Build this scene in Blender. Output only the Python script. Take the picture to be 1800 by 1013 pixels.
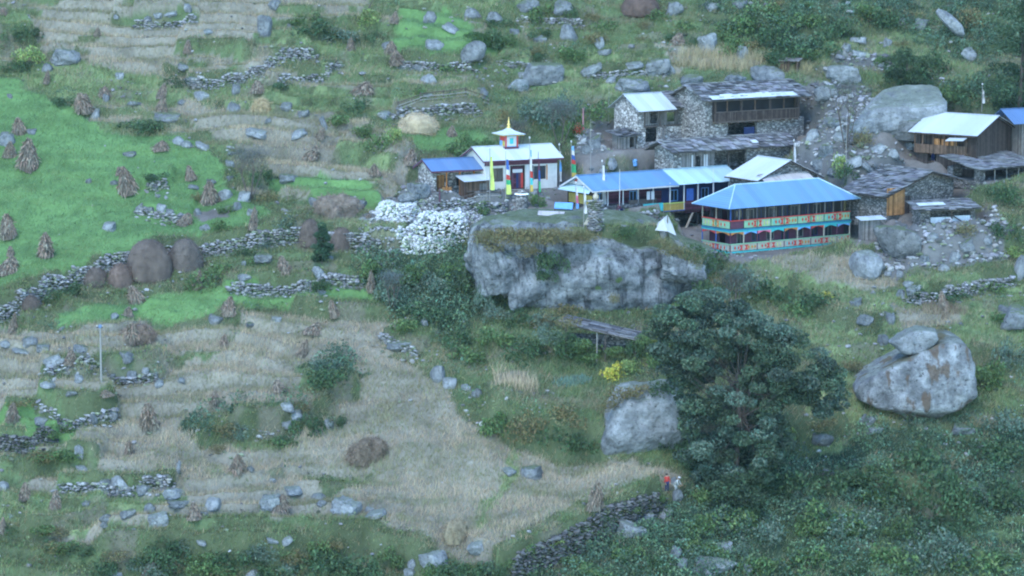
import bpy, bmesh, math, random
import numpy as np
from mathutils import Vector, Matrix
for o in list(bpy.data.objects): bpy.data.objects.remove(o)
SC = bpy.context.scene
COL = SC.collection
random.seed(7); RNG = np.random.default_rng(7)
R = math.radians
# ---------------------------------------------------------------- camera
PITCH = R(8.0); DIST = 300.0
CAM = np.array([0.0, -DIST*math.cos(PITCH), DIST*math.sin(PITCH)])
cd = bpy.data.cameras.new('camera'); cam = bpy.data.objects.new('camera', cd); COL.objects.link(cam)
cam.location = CAM; cam.rotation_euler = (R(90)-PITCH, 0, 0)
cd.lens = 108; cd.sensor_width = 36; cd.clip_start = 1; cd.clip_end = 3000
SC.camera = cam
# ---------------------------------------------------------------- world, sun, exposure
SUN_EL, SUN_AZ = R(52), R(205)          # azimuth clockwise from +Y
w = bpy.data.worlds.new('World'); SC.world = w; w.use_nodes = True
nt = w.node_tree; bg = nt.nodes['Background']
sky = nt.nodes.new('ShaderNodeTexSky'); sky.sky_type = 'NISHITA'; sky.sun_disc = False
sky.sun_elevation = SUN_EL; sky.sun_rotation = SUN_AZ; sky.dust_density = 0.6; sky.ozone_density = 1.6; sky.altitude = 2500
tn = nt.nodes.new('ShaderNodeMix'); tn.data_type = 'RGBA'; tn.blend_type = 'MULTIPLY'; tn.inputs[0].default_value = 1; tn.inputs[7].default_value = (.82, .985, 1.0, 1)
nt.links.new(sky.outputs[0], tn.inputs[6]); nt.links.new(tn.outputs[2], bg.inputs[0]); bg.inputs[1].default_value = 0.15
sl = bpy.data.lights.new('sun', 'SUN'); so = bpy.data.objects.new('sun', sl); COL.objects.link(so)
sl.energy = 0.5; sl.angle = R(25); sl.color = (1.0, 0.97, 0.92)
sd = Vector((math.sin(SUN_AZ)*math.cos(SUN_EL), math.cos(SUN_AZ)*math.cos(SUN_EL), math.sin(SUN_EL)))
so.rotation_euler = sd.to_track_quat('Z', 'Y').to_euler()
SC.view_settings.view_transform = 'Standard'; SC.view_settings.look = 'None'
SC.view_settings.exposure = 2.34; SC.view_settings.gamma = 1.0
SC.cycles.filter_width = 2.1
SC.cycles.max_bounces = 5; SC.cycles.transparent_max_bounces = 6
HAZE = 0.00005
# ---------------------------------------------------------------- pixel helpers (photo pixels 1800 x 1013)
FWD = np.array([0, math.cos(PITCH), -math.sin(PITCH)]); UPV = np.array([0, math.sin(PITCH), math.cos(PITCH)])
def raydir(px, py):
    d = FWD + (px-900)/5400*np.array([1., 0, 0]) + (506.5-py)/5400*UPV
    return d/np.linalg.norm(d)
# ---------------------------------------------------------------- noise
def _h(i, j, s):
    n = (i.astype(np.int64)*374761393 + j.astype(np.int64)*668265263 + s*1442695041) & 0x7fffffff
    n = ((n ^ (n >> 13))*1274126177) & 0x7fffffff
    return ((n ^ (n >> 16)) & 0xffff)/65535.0
def vn(x, y, s=0):
    x = np.asarray(x, float); y = np.asarray(y, float)
    i = np.floor(x); j = np.floor(y); u = x-i; v = y-j
    u = u*u*(3-2*u); v = v*v*(3-2*v)
    a = _h(i, j, s); b = _h(i+1, j, s); c = _h(i, j+1, s); d = _h(i+1, j+1, s)
    return (a*(1-u)+b*u)*(1-v)+(c*(1-u)+d*u)*v*1.0
def fbm(x, y, s=0, o=3):
    r = 0; a = 1; t = 0
    for k in range(o):
        r = r+a*(vn(x*2**k+k*17.3, y*2**k-k*9.1, s+k)-.5); t += a; a *= .5
    return r/t*2
def sst(x): x = np.clip(x, 0, 1); return x*x*(3-2*x)
# ---------------------------------------------------------------- tagging and mesh building
def tag(o, label=None, cat=None, group=None, kind=None):
    if label: o['label'] = label
    if cat: o['category'] = cat
    if group: o['group'] = group
    if kind: o['kind'] = kind
    return o
def empty(name, loc, rz=0, label=None, cat=None, group=None):
    o = bpy.data.objects.new(name, None); COL.objects.link(o); o.location = loc; o.rotation_euler = (0, 0, rz)
    o.empty_display_size = .3
    return tag(o, label, cat, group)
def npmesh(name, V, F, col=None, mat=None, smooth=False):
    V = np.asarray(V, np.float32); F = np.asarray(F, np.int32); n, k = F.shape
    me = bpy.data.meshes.new(name)
    me.vertices.add(len(V)); me.vertices.foreach_set('co', V.ravel())
    me.loops.add(n*k); me.loops.foreach_set('vertex_index', F.ravel())
    me.polygons.add(n); me.polygons.foreach_set('loop_start', np.arange(0, n*k, k, dtype=np.int32))
    me.polygons.foreach_set('loop_total', np.full(n, k, np.int32))
    me.polygons.foreach_set('use_smooth', np.full(n, smooth, bool))
    if col is not None:
        a = me.color_attributes.new('col', 'FLOAT_COLOR', 'POINT')
        c = np.ones((len(V), 4), np.float32); c[:, :3] = col; a.data.foreach_set('color', c.ravel())
    me.update(calc_edges=True)
    if mat: me.materials.append(mat)
    return me
def linkmesh(name, me, parent=None, loc=(0, 0, 0)):
    o = bpy.data.objects.new(name, me); COL.objects.link(o); o.parent = parent; o.location = loc
    return o
class Part:
    def __init__(s): s.v = []; s.f = []; s.c = []; s.m = []; s.cur = 0
    def add(s, vs, fs, c=(1, 1, 1)):
        b = len(s.v); s.m += [s.cur]*len(fs); s.v += [tuple(v) for v in vs]; s.c += [c]*len(vs); s.f += [tuple(b+i for i in f) for f in fs]; return s
    def box(s, x0, x1, y0, y1, z0, z1, c=(1, 1, 1)):
        if x1 < x0: x0, x1 = x1, x0
        if y1 < y0: y0, y1 = y1, y0
        return s.add([(x0, y0, z0), (x1, y0, z0), (x1, y1, z0), (x0, y1, z0), (x0, y0, z1), (x1, y0, z1), (x1, y1, z1), (x0, y1, z1)],
                     [(0, 3, 2, 1), (4, 5, 6, 7), (0, 1, 5, 4), (1, 2, 6, 5), (2, 3, 7, 6), (3, 0, 4, 7)], c)
    def poly(s, pts, th, c=(1, 1, 1)):      # slab: polygon extruded th along minus its normal
        P = [Vector(p) for p in pts]; n = (P[1]-P[0]).cross(P[2]-P[0]).normalized()
        if n.z < 0 and abs(n.z) > .02: P.reverse(); n = -n
        Q = [p-n*th for p in P]; k = len(P)
        return s.add(P+Q, [tuple(range(k)), tuple(range(2*k-1, k-1, -1))]+[(i, k+i, k+(i+1) % k, (i+1) % k) for i in range(k)], c)
    def prism(s, pts, d, c=(1, 1, 1)):      # polygon extruded by vector d
        P = [Vector(p) for p in pts]; d = Vector(d); Q = [p+d for p in P]; k = len(P)
        return s.add(P+Q, [tuple(range(k-1, -1, -1)), tuple(range(k, 2*k))]+[(i, (i+1) % k, k+(i+1) % k, k+i) for i in range(k)], c)
    def beam(s, p, q, r=.05, n=6, c=(1, 1, 1), r2=None):
        p = Vector(p); q = Vector(q); d = (q-p).normalized(); r2 = r if r2 is None else r2
        a = d.orthogonal().normalized(); b = d.cross(a)
        V = [p+(a*math.cos(2*math.pi*i/n)+b*math.sin(2*math.pi*i/n))*r for i in range(n)]+[q+(a*math.cos(2*math.pi*i/n)+b*math.sin(2*math.pi*i/n))*r2 for i in range(n)]
        return s.add(V, [tuple(range(n-1, -1, -1)), tuple(range(n, 2*n))]+[(i, (i+1) % n, n+(i+1) % n, n+i) for i in range(n)], c)
    def lathe(s, prof, n=12, c=(1, 1, 1), o=(0, 0, 0)):
        b = []
        for r, z in prof: b += [(o[0]+r*math.cos(2*math.pi*i/n), o[1]+r*math.sin(2*math.pi*i/n), o[2]+z) for i in range(n)]
        F = [(k*n+i, k*n+(i+1) % n, (k+1)*n+(i+1) % n, (k+1)*n+i) for k in range(len(prof)-1) for i in range(n)]
        F += [tuple(range(n-1, -1, -1)), tuple(range((len(prof)-1)*n, len(prof)*n))]
        return s.add(b, F, c)
    def slates(s, A, B, C, D, su=.6, sv=.5, th=.05, tone=(.16, .3), rnd=random):
        # overlapping rough slabs covering quad A(eave left) B(eave right) C(ridge right) D(ridge left)
        A, B, C, D = map(Vector, (A, B, C, D)); nrm = (B-A).cross(D-A).normalized()
        if nrm.z < 0: nrm = -nrm
        nv = max(2, round((D-A).length/sv))
        for j in range(nv):
            v0 = j/nv-.02; v1 = (j+1.45)/nv; u = -rnd.random()*.04
            while u < 1:
                W = (B-A).length; du = su*rnd.uniform(.6, 1.5)/W; u1 = min(u+du, 1.0+rnd.uniform(0, .02))
                f = lambda u, v: (A.lerp(B, u)).lerp(D.lerp(C, u), v)
                e = rnd.uniform(-.05, .05)/max(nv, 1)*2; h0 = rnd.uniform(.06, .24); h1 = rnd.uniform(0, .04)
                g = rnd.uniform(*tone); cc = (g, g*rnd.uniform(.96, 1.04), g*rnd.uniform(.98, 1.12))
                P = [f(u+.003, v0+e)+nrm*h0, f(u1-.004, v0+e+rnd.uniform(-.03, .03)/nv)+nrm*(h0+rnd.uniform(-.02, .02)), f(u1-.004, min(v1, 1.01))+nrm*h1, f(u+.003, min(v1, 1.01))+nrm*h1]
                s.poly(P, th, cc); u = u1
        return s
    def build(s, name, mat, parent=None, label=None, smooth=False):
        me = bpy.data.meshes.new(name); me.from_pydata(s.v, [], s.f)
        a = me.color_attributes.new('col', 'FLOAT_COLOR', 'POINT')
        c = np.ones((len(s.v), 4), np.float32); c[:, :3] = np.array(s.c).reshape(-1, 3); a.data.foreach_set('color', c.ravel())
        for q in (mat if isinstance(mat, (list, tuple)) else [mat]): me.materials.append(q)
        if isinstance(mat, (list, tuple)): me.polygons.foreach_set('material_index', np.array(s.m, np.int32))
        if smooth: me.polygons.foreach_set('use_smooth', np.ones(len(s.f), bool))
        me.update(); o = linkmesh(name, me, parent)
        if label: o['label'] = label
        return o
# ---------------------------------------------------------------- materials
def nodes(name):
    m = bpy.data.materials.new(name); m.use_nodes = True; t = m.node_tree
    return m, t, t.nodes['Principled BSDF'], t.nodes.new, t.links.new
def ramp(new, pts):
    r = new('ShaderNodeValToRGB'); e = r.color_ramp.elements
    while len(e) < len(pts): e.new(.5)
    for k, (p, c) in enumerate(pts): e[k].position = p; e[k].color = (*c, 1)
    return r
def mat_plain(name, c, rough=.85, var=.2, scale=1.5, bump=.0, bs=20, metal=0, spec=.3, vcol=False, stretch=(1, 1, 1), c2=None):
    m, t, p, new, L = nodes(name)
    tc = new('ShaderNodeTexCoord'); mp = new('ShaderNodeMapping'); mp.inputs['Scale'].default_value = stretch; L(tc.outputs['Object'], mp.inputs[0])
    n = new('ShaderNodeTexNoise'); n.inputs['Scale'].default_value = scale; n.inputs['Detail'].default_value = 6; n.inputs['Roughness'].default_value = .65; L(mp.outputs[0], n.inputs['Vector'])
    lo = tuple(x*(1-var) for x in c); hi = tuple(min(1, x*(1+var)) for x in c)
    r = ramp(new, [(.3, lo), (.7, hi)]) if c2 is None else ramp(new, [(.32, lo), (.52, hi), (.7, c2)])
    L(n.outputs['Fac'], r.inputs[0]); out = r.outputs[0]
    if vcol:
        a = new('ShaderNodeAttribute'); a.attribute_name = 'col'; mx = new('ShaderNodeMix'); mx.data_type = 'RGBA'; mx.blend_type = 'MULTIPLY'; mx.inputs[0].default_value = 1
        L(out, mx.inputs[6]); L(a.outputs['Color'], mx.inputs[7]); out = mx.outputs[2]
    L(out, p.inputs['Base Color']); p.inputs['Roughness'].default_value = rough; p.inputs['Metallic'].default_value = metal; p.inputs['Specular IOR Level'].default_value = spec
    if bump:
        n2 = new('ShaderNodeTexNoise'); n2.inputs['Scale'].default_value = bs; n2.inputs['Detail'].default_value = 5; L(mp.outputs[0], n2.inputs['Vector'])
        b = new('ShaderNodeBump'); b.inputs['Strength'].default_value = bump; b.inputs['Distance'].default_value = .1; L(n2.outputs[0], b.inputs['Height']); L(b.outputs[0], p.inputs['Normal'])
    return m
def mat_leaf(name, sat=1.0):
    m, t, p, new, L = nodes(name)
    a = new('ShaderNodeAttribute'); a.attribute_name = 'col'; L(a.outputs['Color'], p.inputs['Base Color'])
    p.inputs['Roughness'].default_value = .6; p.inputs['Specular IOR Level'].default_value = .22
    tr = new('ShaderNodeBsdfTranslucent'); L(a.outputs['Color'], tr.inputs[0]); ms = new('ShaderNodeMixShader'); ms.inputs[0].default_value = .25
    L(p.outputs[0], ms.inputs[1]); L(tr.outputs[0], ms.inputs[2]); L(ms.outputs[0], t.nodes['Material Output'].inputs[0])
    return m
def mat_rock(name, lo, mid, hi, streak=False, stain=None, moss=.0):
    m, t, p, new, L = nodes(name)
    tc = new('ShaderNodeTexCoord'); src = tc.outputs['Object']
    n = new('ShaderNodeTexNoise'); n.inputs['Scale'].default_value = .55; n.inputs['Detail'].default_value = 9; n.inputs['Roughness'].default_value = .72; L(src, n.inputs['Vector'])
    r = ramp(new, [(.3, lo), (.48, mid), (.66, hi)]); L(n.outputs['Fac'], r.inputs[0]); out = r.outputs[0]
    def over(fac, col, out):
        mx = new('ShaderNodeMix'); mx.data_type = 'RGBA'; L(fac, mx.inputs[0]); L(out, mx.inputs[6]); mx.inputs[7].default_value = (*col, 1); return mx.outputs[2]
    if streak:
        mp = new('ShaderNodeMapping'); mp.inputs['Scale'].default_value = (1.1, 1.1, .10); mp.inputs['Rotation'].default_value = (0, R(12), 0); L(src, mp.inputs[0])
        n2 = new('ShaderNodeTexNoise'); n2.inputs['Scale'].default_value = 1.0; n2.inputs['Detail'].default_value = 7; n2.inputs['Roughness'].default_value = .7; L(mp.outputs[0], n2.inputs['Vector'])
        r2 = ramp(new, [(.5, (0, 0, 0)), (.62, (.8, .8, .8))]); L(n2.outputs[0], r2.inputs[0]); out = over(r2.outputs[0], tuple(x*.45 for x in lo), out)
    if stain:
        n3 = new('ShaderNodeTexNoise'); n3.inputs['Scale'].default_value = .6; n3.inputs['Detail'].default_value = 8; m3 = new('ShaderNodeMapping'); m3.inputs['Scale'].default_value = (1, 1, .35); m3.inputs['Location'].default_value = (3.1, 0, 0); L(src, m3.inputs[0]); L(m3.outputs[0], n3.inputs['Vector'])
        r3 = ramp(new, [(.56, (0, 0, 0)), (.6, (.8, .8, .8))]); L(n3.outputs[0], r3.inputs[0]); out = over(r3.outputs[0], stain, out)
    v = new('ShaderNodeTexNoise'); v.inputs['Scale'].default_value = 3.2; v.inputs['Detail'].default_value = 8; v.inputs['Roughness'].default_value = .75; L(src, v.inputs['Vector'])
    r4 = ramp(new, [(.60, (0, 0, 0)), (.68, (.4, .4, .4))]); L(v.outputs[0], r4.inputs[0]); out = over(r4.outputs[0], tuple(min(1, x*1.35) for x in hi), out)
    r5 = ramp(new, [(.38, (.85, .85, .85)), (.44, (0, 0, 0))]); L(v.outputs[0], r5.inputs[0]); out = over(r5.outputs[0], tuple(x*.6 for x in lo), out)
    if moss:
        g = new('ShaderNodeNewGeometry'); sx = new('ShaderNodeSeparateXYZ'); L(g.outputs['Normal'], sx.inputs[0])
        ad = new('ShaderNodeMath'); ad.operation = 'ADD'; L(sx.outputs[2], ad.inputs[0]); L(n.outputs[0], ad.inputs[1])
        r6 = ramp(new, [(1.25/2, (0, 0, 0)), (1.4/2, (moss, moss, moss))]); dv = new('ShaderNodeMath'); dv.operation = 'MULTIPLY'; dv.inputs[1].default_value = .5
        L(ad.outputs[0], dv.inputs[0]); L(dv.outputs[0], r6.inputs[0]); out = over(r6.outputs[0], (.10, .13, .05), out)
    L(out, p.inputs['Base Color']); p.inputs['Roughness'].default_value = .95; p.inputs['Specular IOR Level'].default_value = .15
    b = new('ShaderNodeBump'); b.inputs['Strength'].default_value = 1; b.inputs['Distance'].default_value = .28; L(v.outputs[0], b.inputs['Height']); L(b.outputs[0], p.inputs['Normal'])
    return m
def mat_masonry(name, lo, hi, scale=3.0, flat=2.0):
    m, t, p, new, L = nodes(name)
    tc = new('ShaderNodeTexCoord'); mp = new('ShaderNodeMapping'); mp.inputs['Scale'].default_value = (1, 1, flat); L(tc.outputs['Object'], mp.inputs[0])
    a = new('ShaderNodeTexVoronoi'); a.inputs['Scale'].default_value = scale; L(mp.outputs[0], a.inputs[0])
    e = new('ShaderNodeTexVoronoi'); e.feature = 'DISTANCE_TO_EDGE'; e.inputs['Scale'].default_value = scale; L(mp.outputs[0], e.inputs[0])
    bw = new('ShaderNodeRGBToBW'); L(a.outputs['Color'], bw.inputs[0]); r = ramp(new, [(.2, lo), (.8, hi)]); L(bw.outputs[0], r.inputs[0])
    r2 = ramp(new, [(.02, (.3, .3, .3)), (.10, (1, 1, 1))]); L(e.outputs[0], r2.inputs[0])
    mx = new('ShaderNodeMix'); mx.data_type = 'RGBA'; mx.blend_type = 'MULTIPLY'; mx.inputs[0].default_value = 1; L(r.outputs[0], mx.inputs[6]); L(r2.outputs[0], mx.inputs[7])
    L(mx.outputs[2], p.inputs['Base Color']); p.inputs['Roughness'].default_value = .95; p.inputs['Specular IOR Level'].default_value = .15
    b = new('ShaderNodeBump'); b.inputs['Strength'].default_value = 1; b.inputs['Distance'].default_value = .12; L(r2.outputs[0], b.inputs['Height']); L(b.outputs[0], p.inputs['Normal'])
    return m
def mat_planks(name, c, wdt=.18, axis='X', var=.45, rough=.85):
    m, t, p, new, L = nodes(name)
    tc = new('ShaderNodeTexCoord'); sp = new('ShaderNodeSeparateXYZ'); L(tc.outputs['Object'], sp.inputs[0])
    if axis == 'Z': src = sp.outputs[2]
    else:
        ad = new('ShaderNodeMath'); L(sp.outputs[0], ad.inputs[0]); L(sp.outputs[1], ad.inputs[1]); src = ad.outputs[0]
    d = new('ShaderNodeMath'); d.operation = 'DIVIDE'; d.inputs[1].default_value = wdt; L(src, d.inputs[0])
    f = new('ShaderNodeMath'); f.operation = 'FLOOR'; L(d.outputs[0], f.inputs[0]); fr = new('ShaderNodeMath'); fr.operation = 'FRACT'; L(d.outputs[0], fr.inputs[0])
    wn = new('ShaderNodeTexWhiteNoise'); wn.noise_dimensions = '1D'; L(f.outputs[0], wn.inputs['W'])
    r = ramp(new, [(0, tuple(x*(1-var) for x in c)), (1, tuple(x*(1+var) for x in c))]); L(wn.outputs[0], r.inputs[0])
    r2 = ramp(new, [(.04, (.25, .25, .25)), (.12, (1, 1, 1))]); L(fr.outputs[0], r2.inputs[0])
    n = new('ShaderNodeTexNoise'); n.inputs['Scale'].default_value = 2.5; n.inputs['Detail'].default_value = 6; L(tc.outputs['Object'], n.inputs['Vector']); r3 = ramp(new, [(.3, (.7, .7, .7)), (.7, (1.2, 1.2, 1.2))]); L(n.outputs[0], r3.inputs[0])
    out = r.outputs[0]
    for q in (r2, r3):
        mx = new('ShaderNodeMix'); mx.data_type = 'RGBA'; mx.blend_type = 'MULTIPLY'; mx.inputs[0].default_value = 1; L(out, mx.inputs[6]); L(q.outputs[0], mx.inputs[7]); out = mx.outputs[2]
    L(out, p.inputs['Base Color']); p.inputs['Roughness'].default_value = rough; p.inputs['Specular IOR Level'].default_value = .2
    return m
def mat_tin(name, c, rust=.25, rough=.5, metal=.0, sheet=.8):
    m, t, p, new, L = nodes(name)
    tc = new('ShaderNodeTexCoord'); sp = new('ShaderNodeSeparateXYZ'); L(tc.outputs['Object'], sp.inputs[0])
    d = new('ShaderNodeMath'); d.operation = 'DIVIDE'; d.inputs[1].default_value = sheet; L(sp.outputs[0], d.inputs[0])
    f = new('ShaderNodeMath'); f.operation = 'FLOOR'; L(d.outputs[0], f.inputs[0]); wn = new('ShaderNodeTexWhiteNoise'); wn.noise_dimensions = '1D'; L(f.outputs[0], wn.inputs['W'])
    r = ramp(new, [(0, tuple(x*.88 for x in c)), (1, tuple(min(1, x*1.06) for x in c))]); L(wn.outputs[0], r.inputs[0])
    mp = new('ShaderNodeMapping'); mp.inputs['Scale'].default_value = (1.6, .35, .35); L(tc.outputs['Object'], mp.inputs[0])
    n = new('ShaderNodeTexNoise'); n.inputs['Scale'].default_value = 1.3; n.inputs['Detail'].default_value = 8; n.inputs['Roughness'].default_value = .7; L(mp.outputs[0], n.inputs['Vector'])
    r2 = ramp(new, [(.52, (0, 0, 0)), (.72, (rust, rust, rust))]); L(n.outputs[0], r2.inputs[0])
    mx = new('ShaderNodeMix'); mx.data_type = 'RGBA'; L(r2.outputs[0], mx.inputs[0]); L(r.outputs[0], mx.inputs[6]); mx.inputs[7].default_value = (.22, .17, .14, 1)
    L(mx.outputs[2], p.inputs['Base Color']); p.inputs['Roughness'].default_value = rough; p.inputs['Metallic'].default_value = metal; p.inputs['Specular IOR Level'].default_value = .4
    s = new('ShaderNodeMath'); s.operation = 'SINE'; k = new('ShaderNodeMath'); k.operation = 'MULTIPLY'; k.inputs[1].default_value = 2*math.pi/.27; L(sp.outputs[0], k.inputs[0]); L(k.outputs[0], s.inputs[0])
    b = new('ShaderNodeBump'); b.inputs['Strength'].default_value = .5; b.inputs['Distance'].default_value = .03; L(s.outputs[0], b.inputs['Height']); L(b.outputs[0], p.inputs['Normal'])
    return m
M = {}
M['leaf'] = mat_leaf('leaves'); M['stalk'] = mat_plain('stalks', (1, 1, 1), var=.0, vcol=True, rough=.9)
M['stone'] = mat_plain('field_stone', (1, 1, 1), var=.25, scale=4, vcol=True, rough=.95, spec=.15, bump=.5, bs=9)
M['rock_grey'] = mat_rock('grey_rock', (.06, .066, .068), (.15, .162, .168), (.27, .285, .29), moss=.75)
M['rock_pale'] = mat_rock('pale_rock', (.10, .108, .11), (.21, .225, .232), (.38, .40, .41), moss=.45)
M['rock_dark'] = mat_rock('dark_rock', (.05, .055, .055), (.13, .135, .135), (.26, .27, .27), moss=.7)
M['rock_cliff'] = mat_rock('cliff_rock', (.045, .049, .052), (.165, .178, .185), (.35, .37, .38), streak=True, moss=.7)
M['rock_stain'] = mat_rock('stained_rock', (.07, .074, .076), (.18, .19, .195), (.40, .42, .425), stain=(.12, .08, .05), moss=.35)
M['masonry'] = mat_masonry('rubble_masonry', (.15, .145, .135), (.40, .385, .36))
M['masonry_pale'] = mat_masonry('pale_rubble_masonry', (.22, .21, .20), (.55, .53, .50), 2.8, 1.4)
M['masonry_dark'] = mat_masonry('dark_rubble_masonry', (.10, .10, .095), (.25, .24, .225))
M['slate'] = mat_plain('slate', (1, 1, 1), var=.2, scale=3, vcol=True, rough=.8)
M['tin_blue'] = mat_tin('blue_sheet', (.12, .24, .40), rust=.3)
M['tin_deep'] = mat_tin('deep_blue_sheet', (.10, .18, .33), rust=.3)
M['tin_turq'] = mat_tin('turquoise_sheet', (.40, .55, .60), rust=.2)
M['tin_pale'] = mat_tin('pale_sheet', (.46, .50, .53), rust=.22)
M['tin_white'] = mat_tin('white_sheet', (.50, .54, .56), rust=.15)
M['tin_rust'] = mat_tin('rusty_sheet', (.46, .42, .40), rust=.9)
M['wood_dark'] = mat_planks('dark_planks', (.055, .042, .036), .16)
M['wood_brown'] = mat_planks('brown_planks', (.10, .065, .045), .16)
M['wood_orange'] = mat_planks('orange_planks', (.30, .15, .06), .2)
M['wood_mag'] = mat_planks('plum_planks', (.07, .025, .04), .3, 'Z')
M['wood_grey'] = mat_planks('grey_planks', (.16, .15, .14), .15)
M['beam'] = mat_plain('weathered_beam', (.08, .065, .055), var=.3)
M['pole'] = mat_plain('bare_pole', (.24, .235, .22), var=.2)
M['plaster'] = mat_plain('whitewash', (.50, .48, .44), var=.15, scale=1.2)
M['white'] = mat_plain('white_paint', (.48, .48, .48), var=.08)
M['dark'] = mat_plain('shade_and_hair_black', (.02, .02, .022), var=.2)  # near-black: shade painted onto recessed upper walls; also hair and a window surround
M['glass'] = mat_plain('window_glass', (.03, .035, .04), var=.2, rough=.15, spec=.6)
M['gold'] = mat_plain('gold', (.75, .55, .18), var=.1, rough=.35, metal=.6)
M['earth'] = mat_plain('packed_earth', (.16, .125, .10), var=.3, bump=.4)
for k, c in dict(red=(.42, .05, .04), blue=(.04, .10, .30), green=(.04, .30, .13), yellow=(.44, .33, .08), orange=(.42, .17, .05), teal=(.05, .38, .38), pink=(.60, .14, .22),
                 sky=(.14, .32, .58), mint=(.22, .40, .25), cream=(.38, .34, .27), plum=(.09, .035, .055), lime=(.42, .50, .13), navy=(.018, .03, .09)).items():
    M[k] = mat_plain(k+'_paint', c, var=.18, scale=3)
# ================================================================ THE HILLSIDE
def grow(a, b, step, ext, g=1.12):
    mid = np.arange(a, b+1e-6, step); lo = []; x = a; s = step
    while x > -ext: s *= g; x -= s; lo.append(x)
    hi = []; x = mid[-1]; s = step
    while x < ext: s *= g; x += s; hi.append(x)
    return np.array(lo[::-1]+list(mid)+hi)
GX = grow(-62, 62, .25, 520); GY = grow(-56, 84, .25, 420)
XX, YY = np.meshgrid(GX, GY)
_py = np.arange(-600, 600, .5)
_sl = np.interp(_py, [-600, -330, -200, -120, -60, -30, -12, 6, 22, 40, 60, 120, 200, 400, 600],
                     [.0, .0, .25, .5, .50, .42, .46, .44, .42, .50, .56, .62, .65, .5, .3])
_pz = np.cumsum(_sl)*.5; _pz -= np.interp(0, _py, _pz)
def base(x, y):
    z = np.interp(y, _py, _pz)
    z = z+fbm(x/15, y/15, 3, 3)*1.3+fbm(x/4.5, y/4.5, 11, 3)*.32
    z = z-2.5*sst((x-8)/20)*sst((-14-y)/14)-.035*np.clip(x-30, 0, 40)*sst((20-y)/30)
    return z
H = base(XX, YY)
def segdist(pts, x, y):
    # distance, signed side (positive uphill / away from the valley), along parameter
    best = np.full(x.shape, 1e9); side = np.zeros(x.shape); par = np.zeros(x.shape); tot = 0
    Ls = [np.hypot(pts[i+1][0]-pts[i][0], pts[i+1][1]-pts[i][1]) for i in range(len(pts)-1)]; Lt = sum(Ls)
    for i in range(len(pts)-1):
        ax, ay = pts[i][:2]; bx, by = pts[i+1][:2]; dx, dy = bx-ax, by-ay; L2 = dx*dx+dy*dy+1e-9
        t = np.clip(((x-ax)*dx+(y-ay)*dy)/L2, 0, 1); ex = x-ax-t*dx; ey = y-ay-t*dy; d = np.hypot(ex, ey)
        s = np.sign(dx*(y-ay)-dy*(x-ax)); m = d < best
        best = np.where(m, d, best); side = np.where(m, s, side); par = np.where(m, (tot+t*Ls[i])/Lt, par); tot += Ls[i]
    return best, side, par
def inpoly(poly, x, y):
    r = np.zeros(np.shape(x), bool); n = len(poly)
    for i in range(n):
        x0, y0 = poly[i][:2]; x1, y1 = poly[(i+1) % n][:2]
        if y0 == y1: continue
        c = ((y0 > y) != (y1 > y)) & (x < (x1-x0)*(y-y0)/(y1-y0)+x0); r ^= c
    return r
def lookup(G, x, y):
    x = np.asarray(x, float); y = np.asarray(y, float)
    i = np.clip(np.searchsorted(GX, x)-1, 0, len(GX)-2); j = np.clip(np.searchsorted(GY, y)-1, 0, len(GY)-2)
    u = (x-GX[i])/(GX[i+1]-GX[i]); v = (y-GY[j])/(GY[j+1]-GY[j])
    return (G[j, i]*(1-u)+G[j, i+1]*u)*(1-v)+(G[j+1, i]*(1-u)+G[j+1, i+1]*u)*v
_t = np.arange(200, 470, .15)
def hit(px, py, G=None):
    G = H if G is None else G
    d = raydir(px, py); P = CAM+_t[:, None]*d; g = lookup(G, P[:, 0], P[:, 1]); below = P[:, 2] < g
    k = int(np.argmax(below)) if below.any() else len(_t)-1
    if k > 0:
        a = P[k-1, 2]-g[k-1]; b = P[k, 2]-g[k]; s = a/(a-b+1e-9); t = _t[k-1]+s*.15
    else: t = _t[k]
    q = CAM+t*d; return np.array([q[0], q[1], float(lookup(G, q[0], q[1]))])
def ppm(q): return 5400/np.linalg.norm(np.asarray(q)-CAM)      # photo pixels per metre there
def gz(x, y): return float(lookup(H, x, y))
HB = H.copy()
# old cultivation steps: treads and risers along wandering contours
hs = 1.35+.25*fbm(XX/30, YY/30, 19, 2)*0; tq = (H+fbm(XX/13, YY/13, 21, 3)*1.5+.05*XX)/hs; ff = tq-np.floor(tq)
tw = sst((-6-XX)/14)*(1-.62*sst(1.5*(1-np.hypot((XX+8)/26, (YY+17)/22))))+.55*sst((YY-34)/8)+.45*sst((XX-22)/10)*sst((8-YY)/10)
gf = [hit(*p) for p in [(-80, 120), (60, 140), (120, 180), (180, 235), (330, 238), (410, 290), (420, 340), (450, 390), (430, 440), (240, 460), (70, 512), (-80, 560)]]
d_, _, _ = segdist(gf+[gf[0]], XX, YY) if False else (0, 0, 0)
tw = np.where(inpoly(gf, XX, YY), tw*.12, tw)
tw = np.clip(tw, 0, .85)*sst((fbm(XX/10, YY/10, 23, 2)+.62)/.5); tw = tw*(np.abs(XX) < 63)*(YY > -57)*(YY < 85)
H = H+hs*(sst((ff-.66)/.28)-ff+.15)*tw
RISE = ((ff > .70) & (ff < .93) & (tw > .30)).astype(float)
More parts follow.
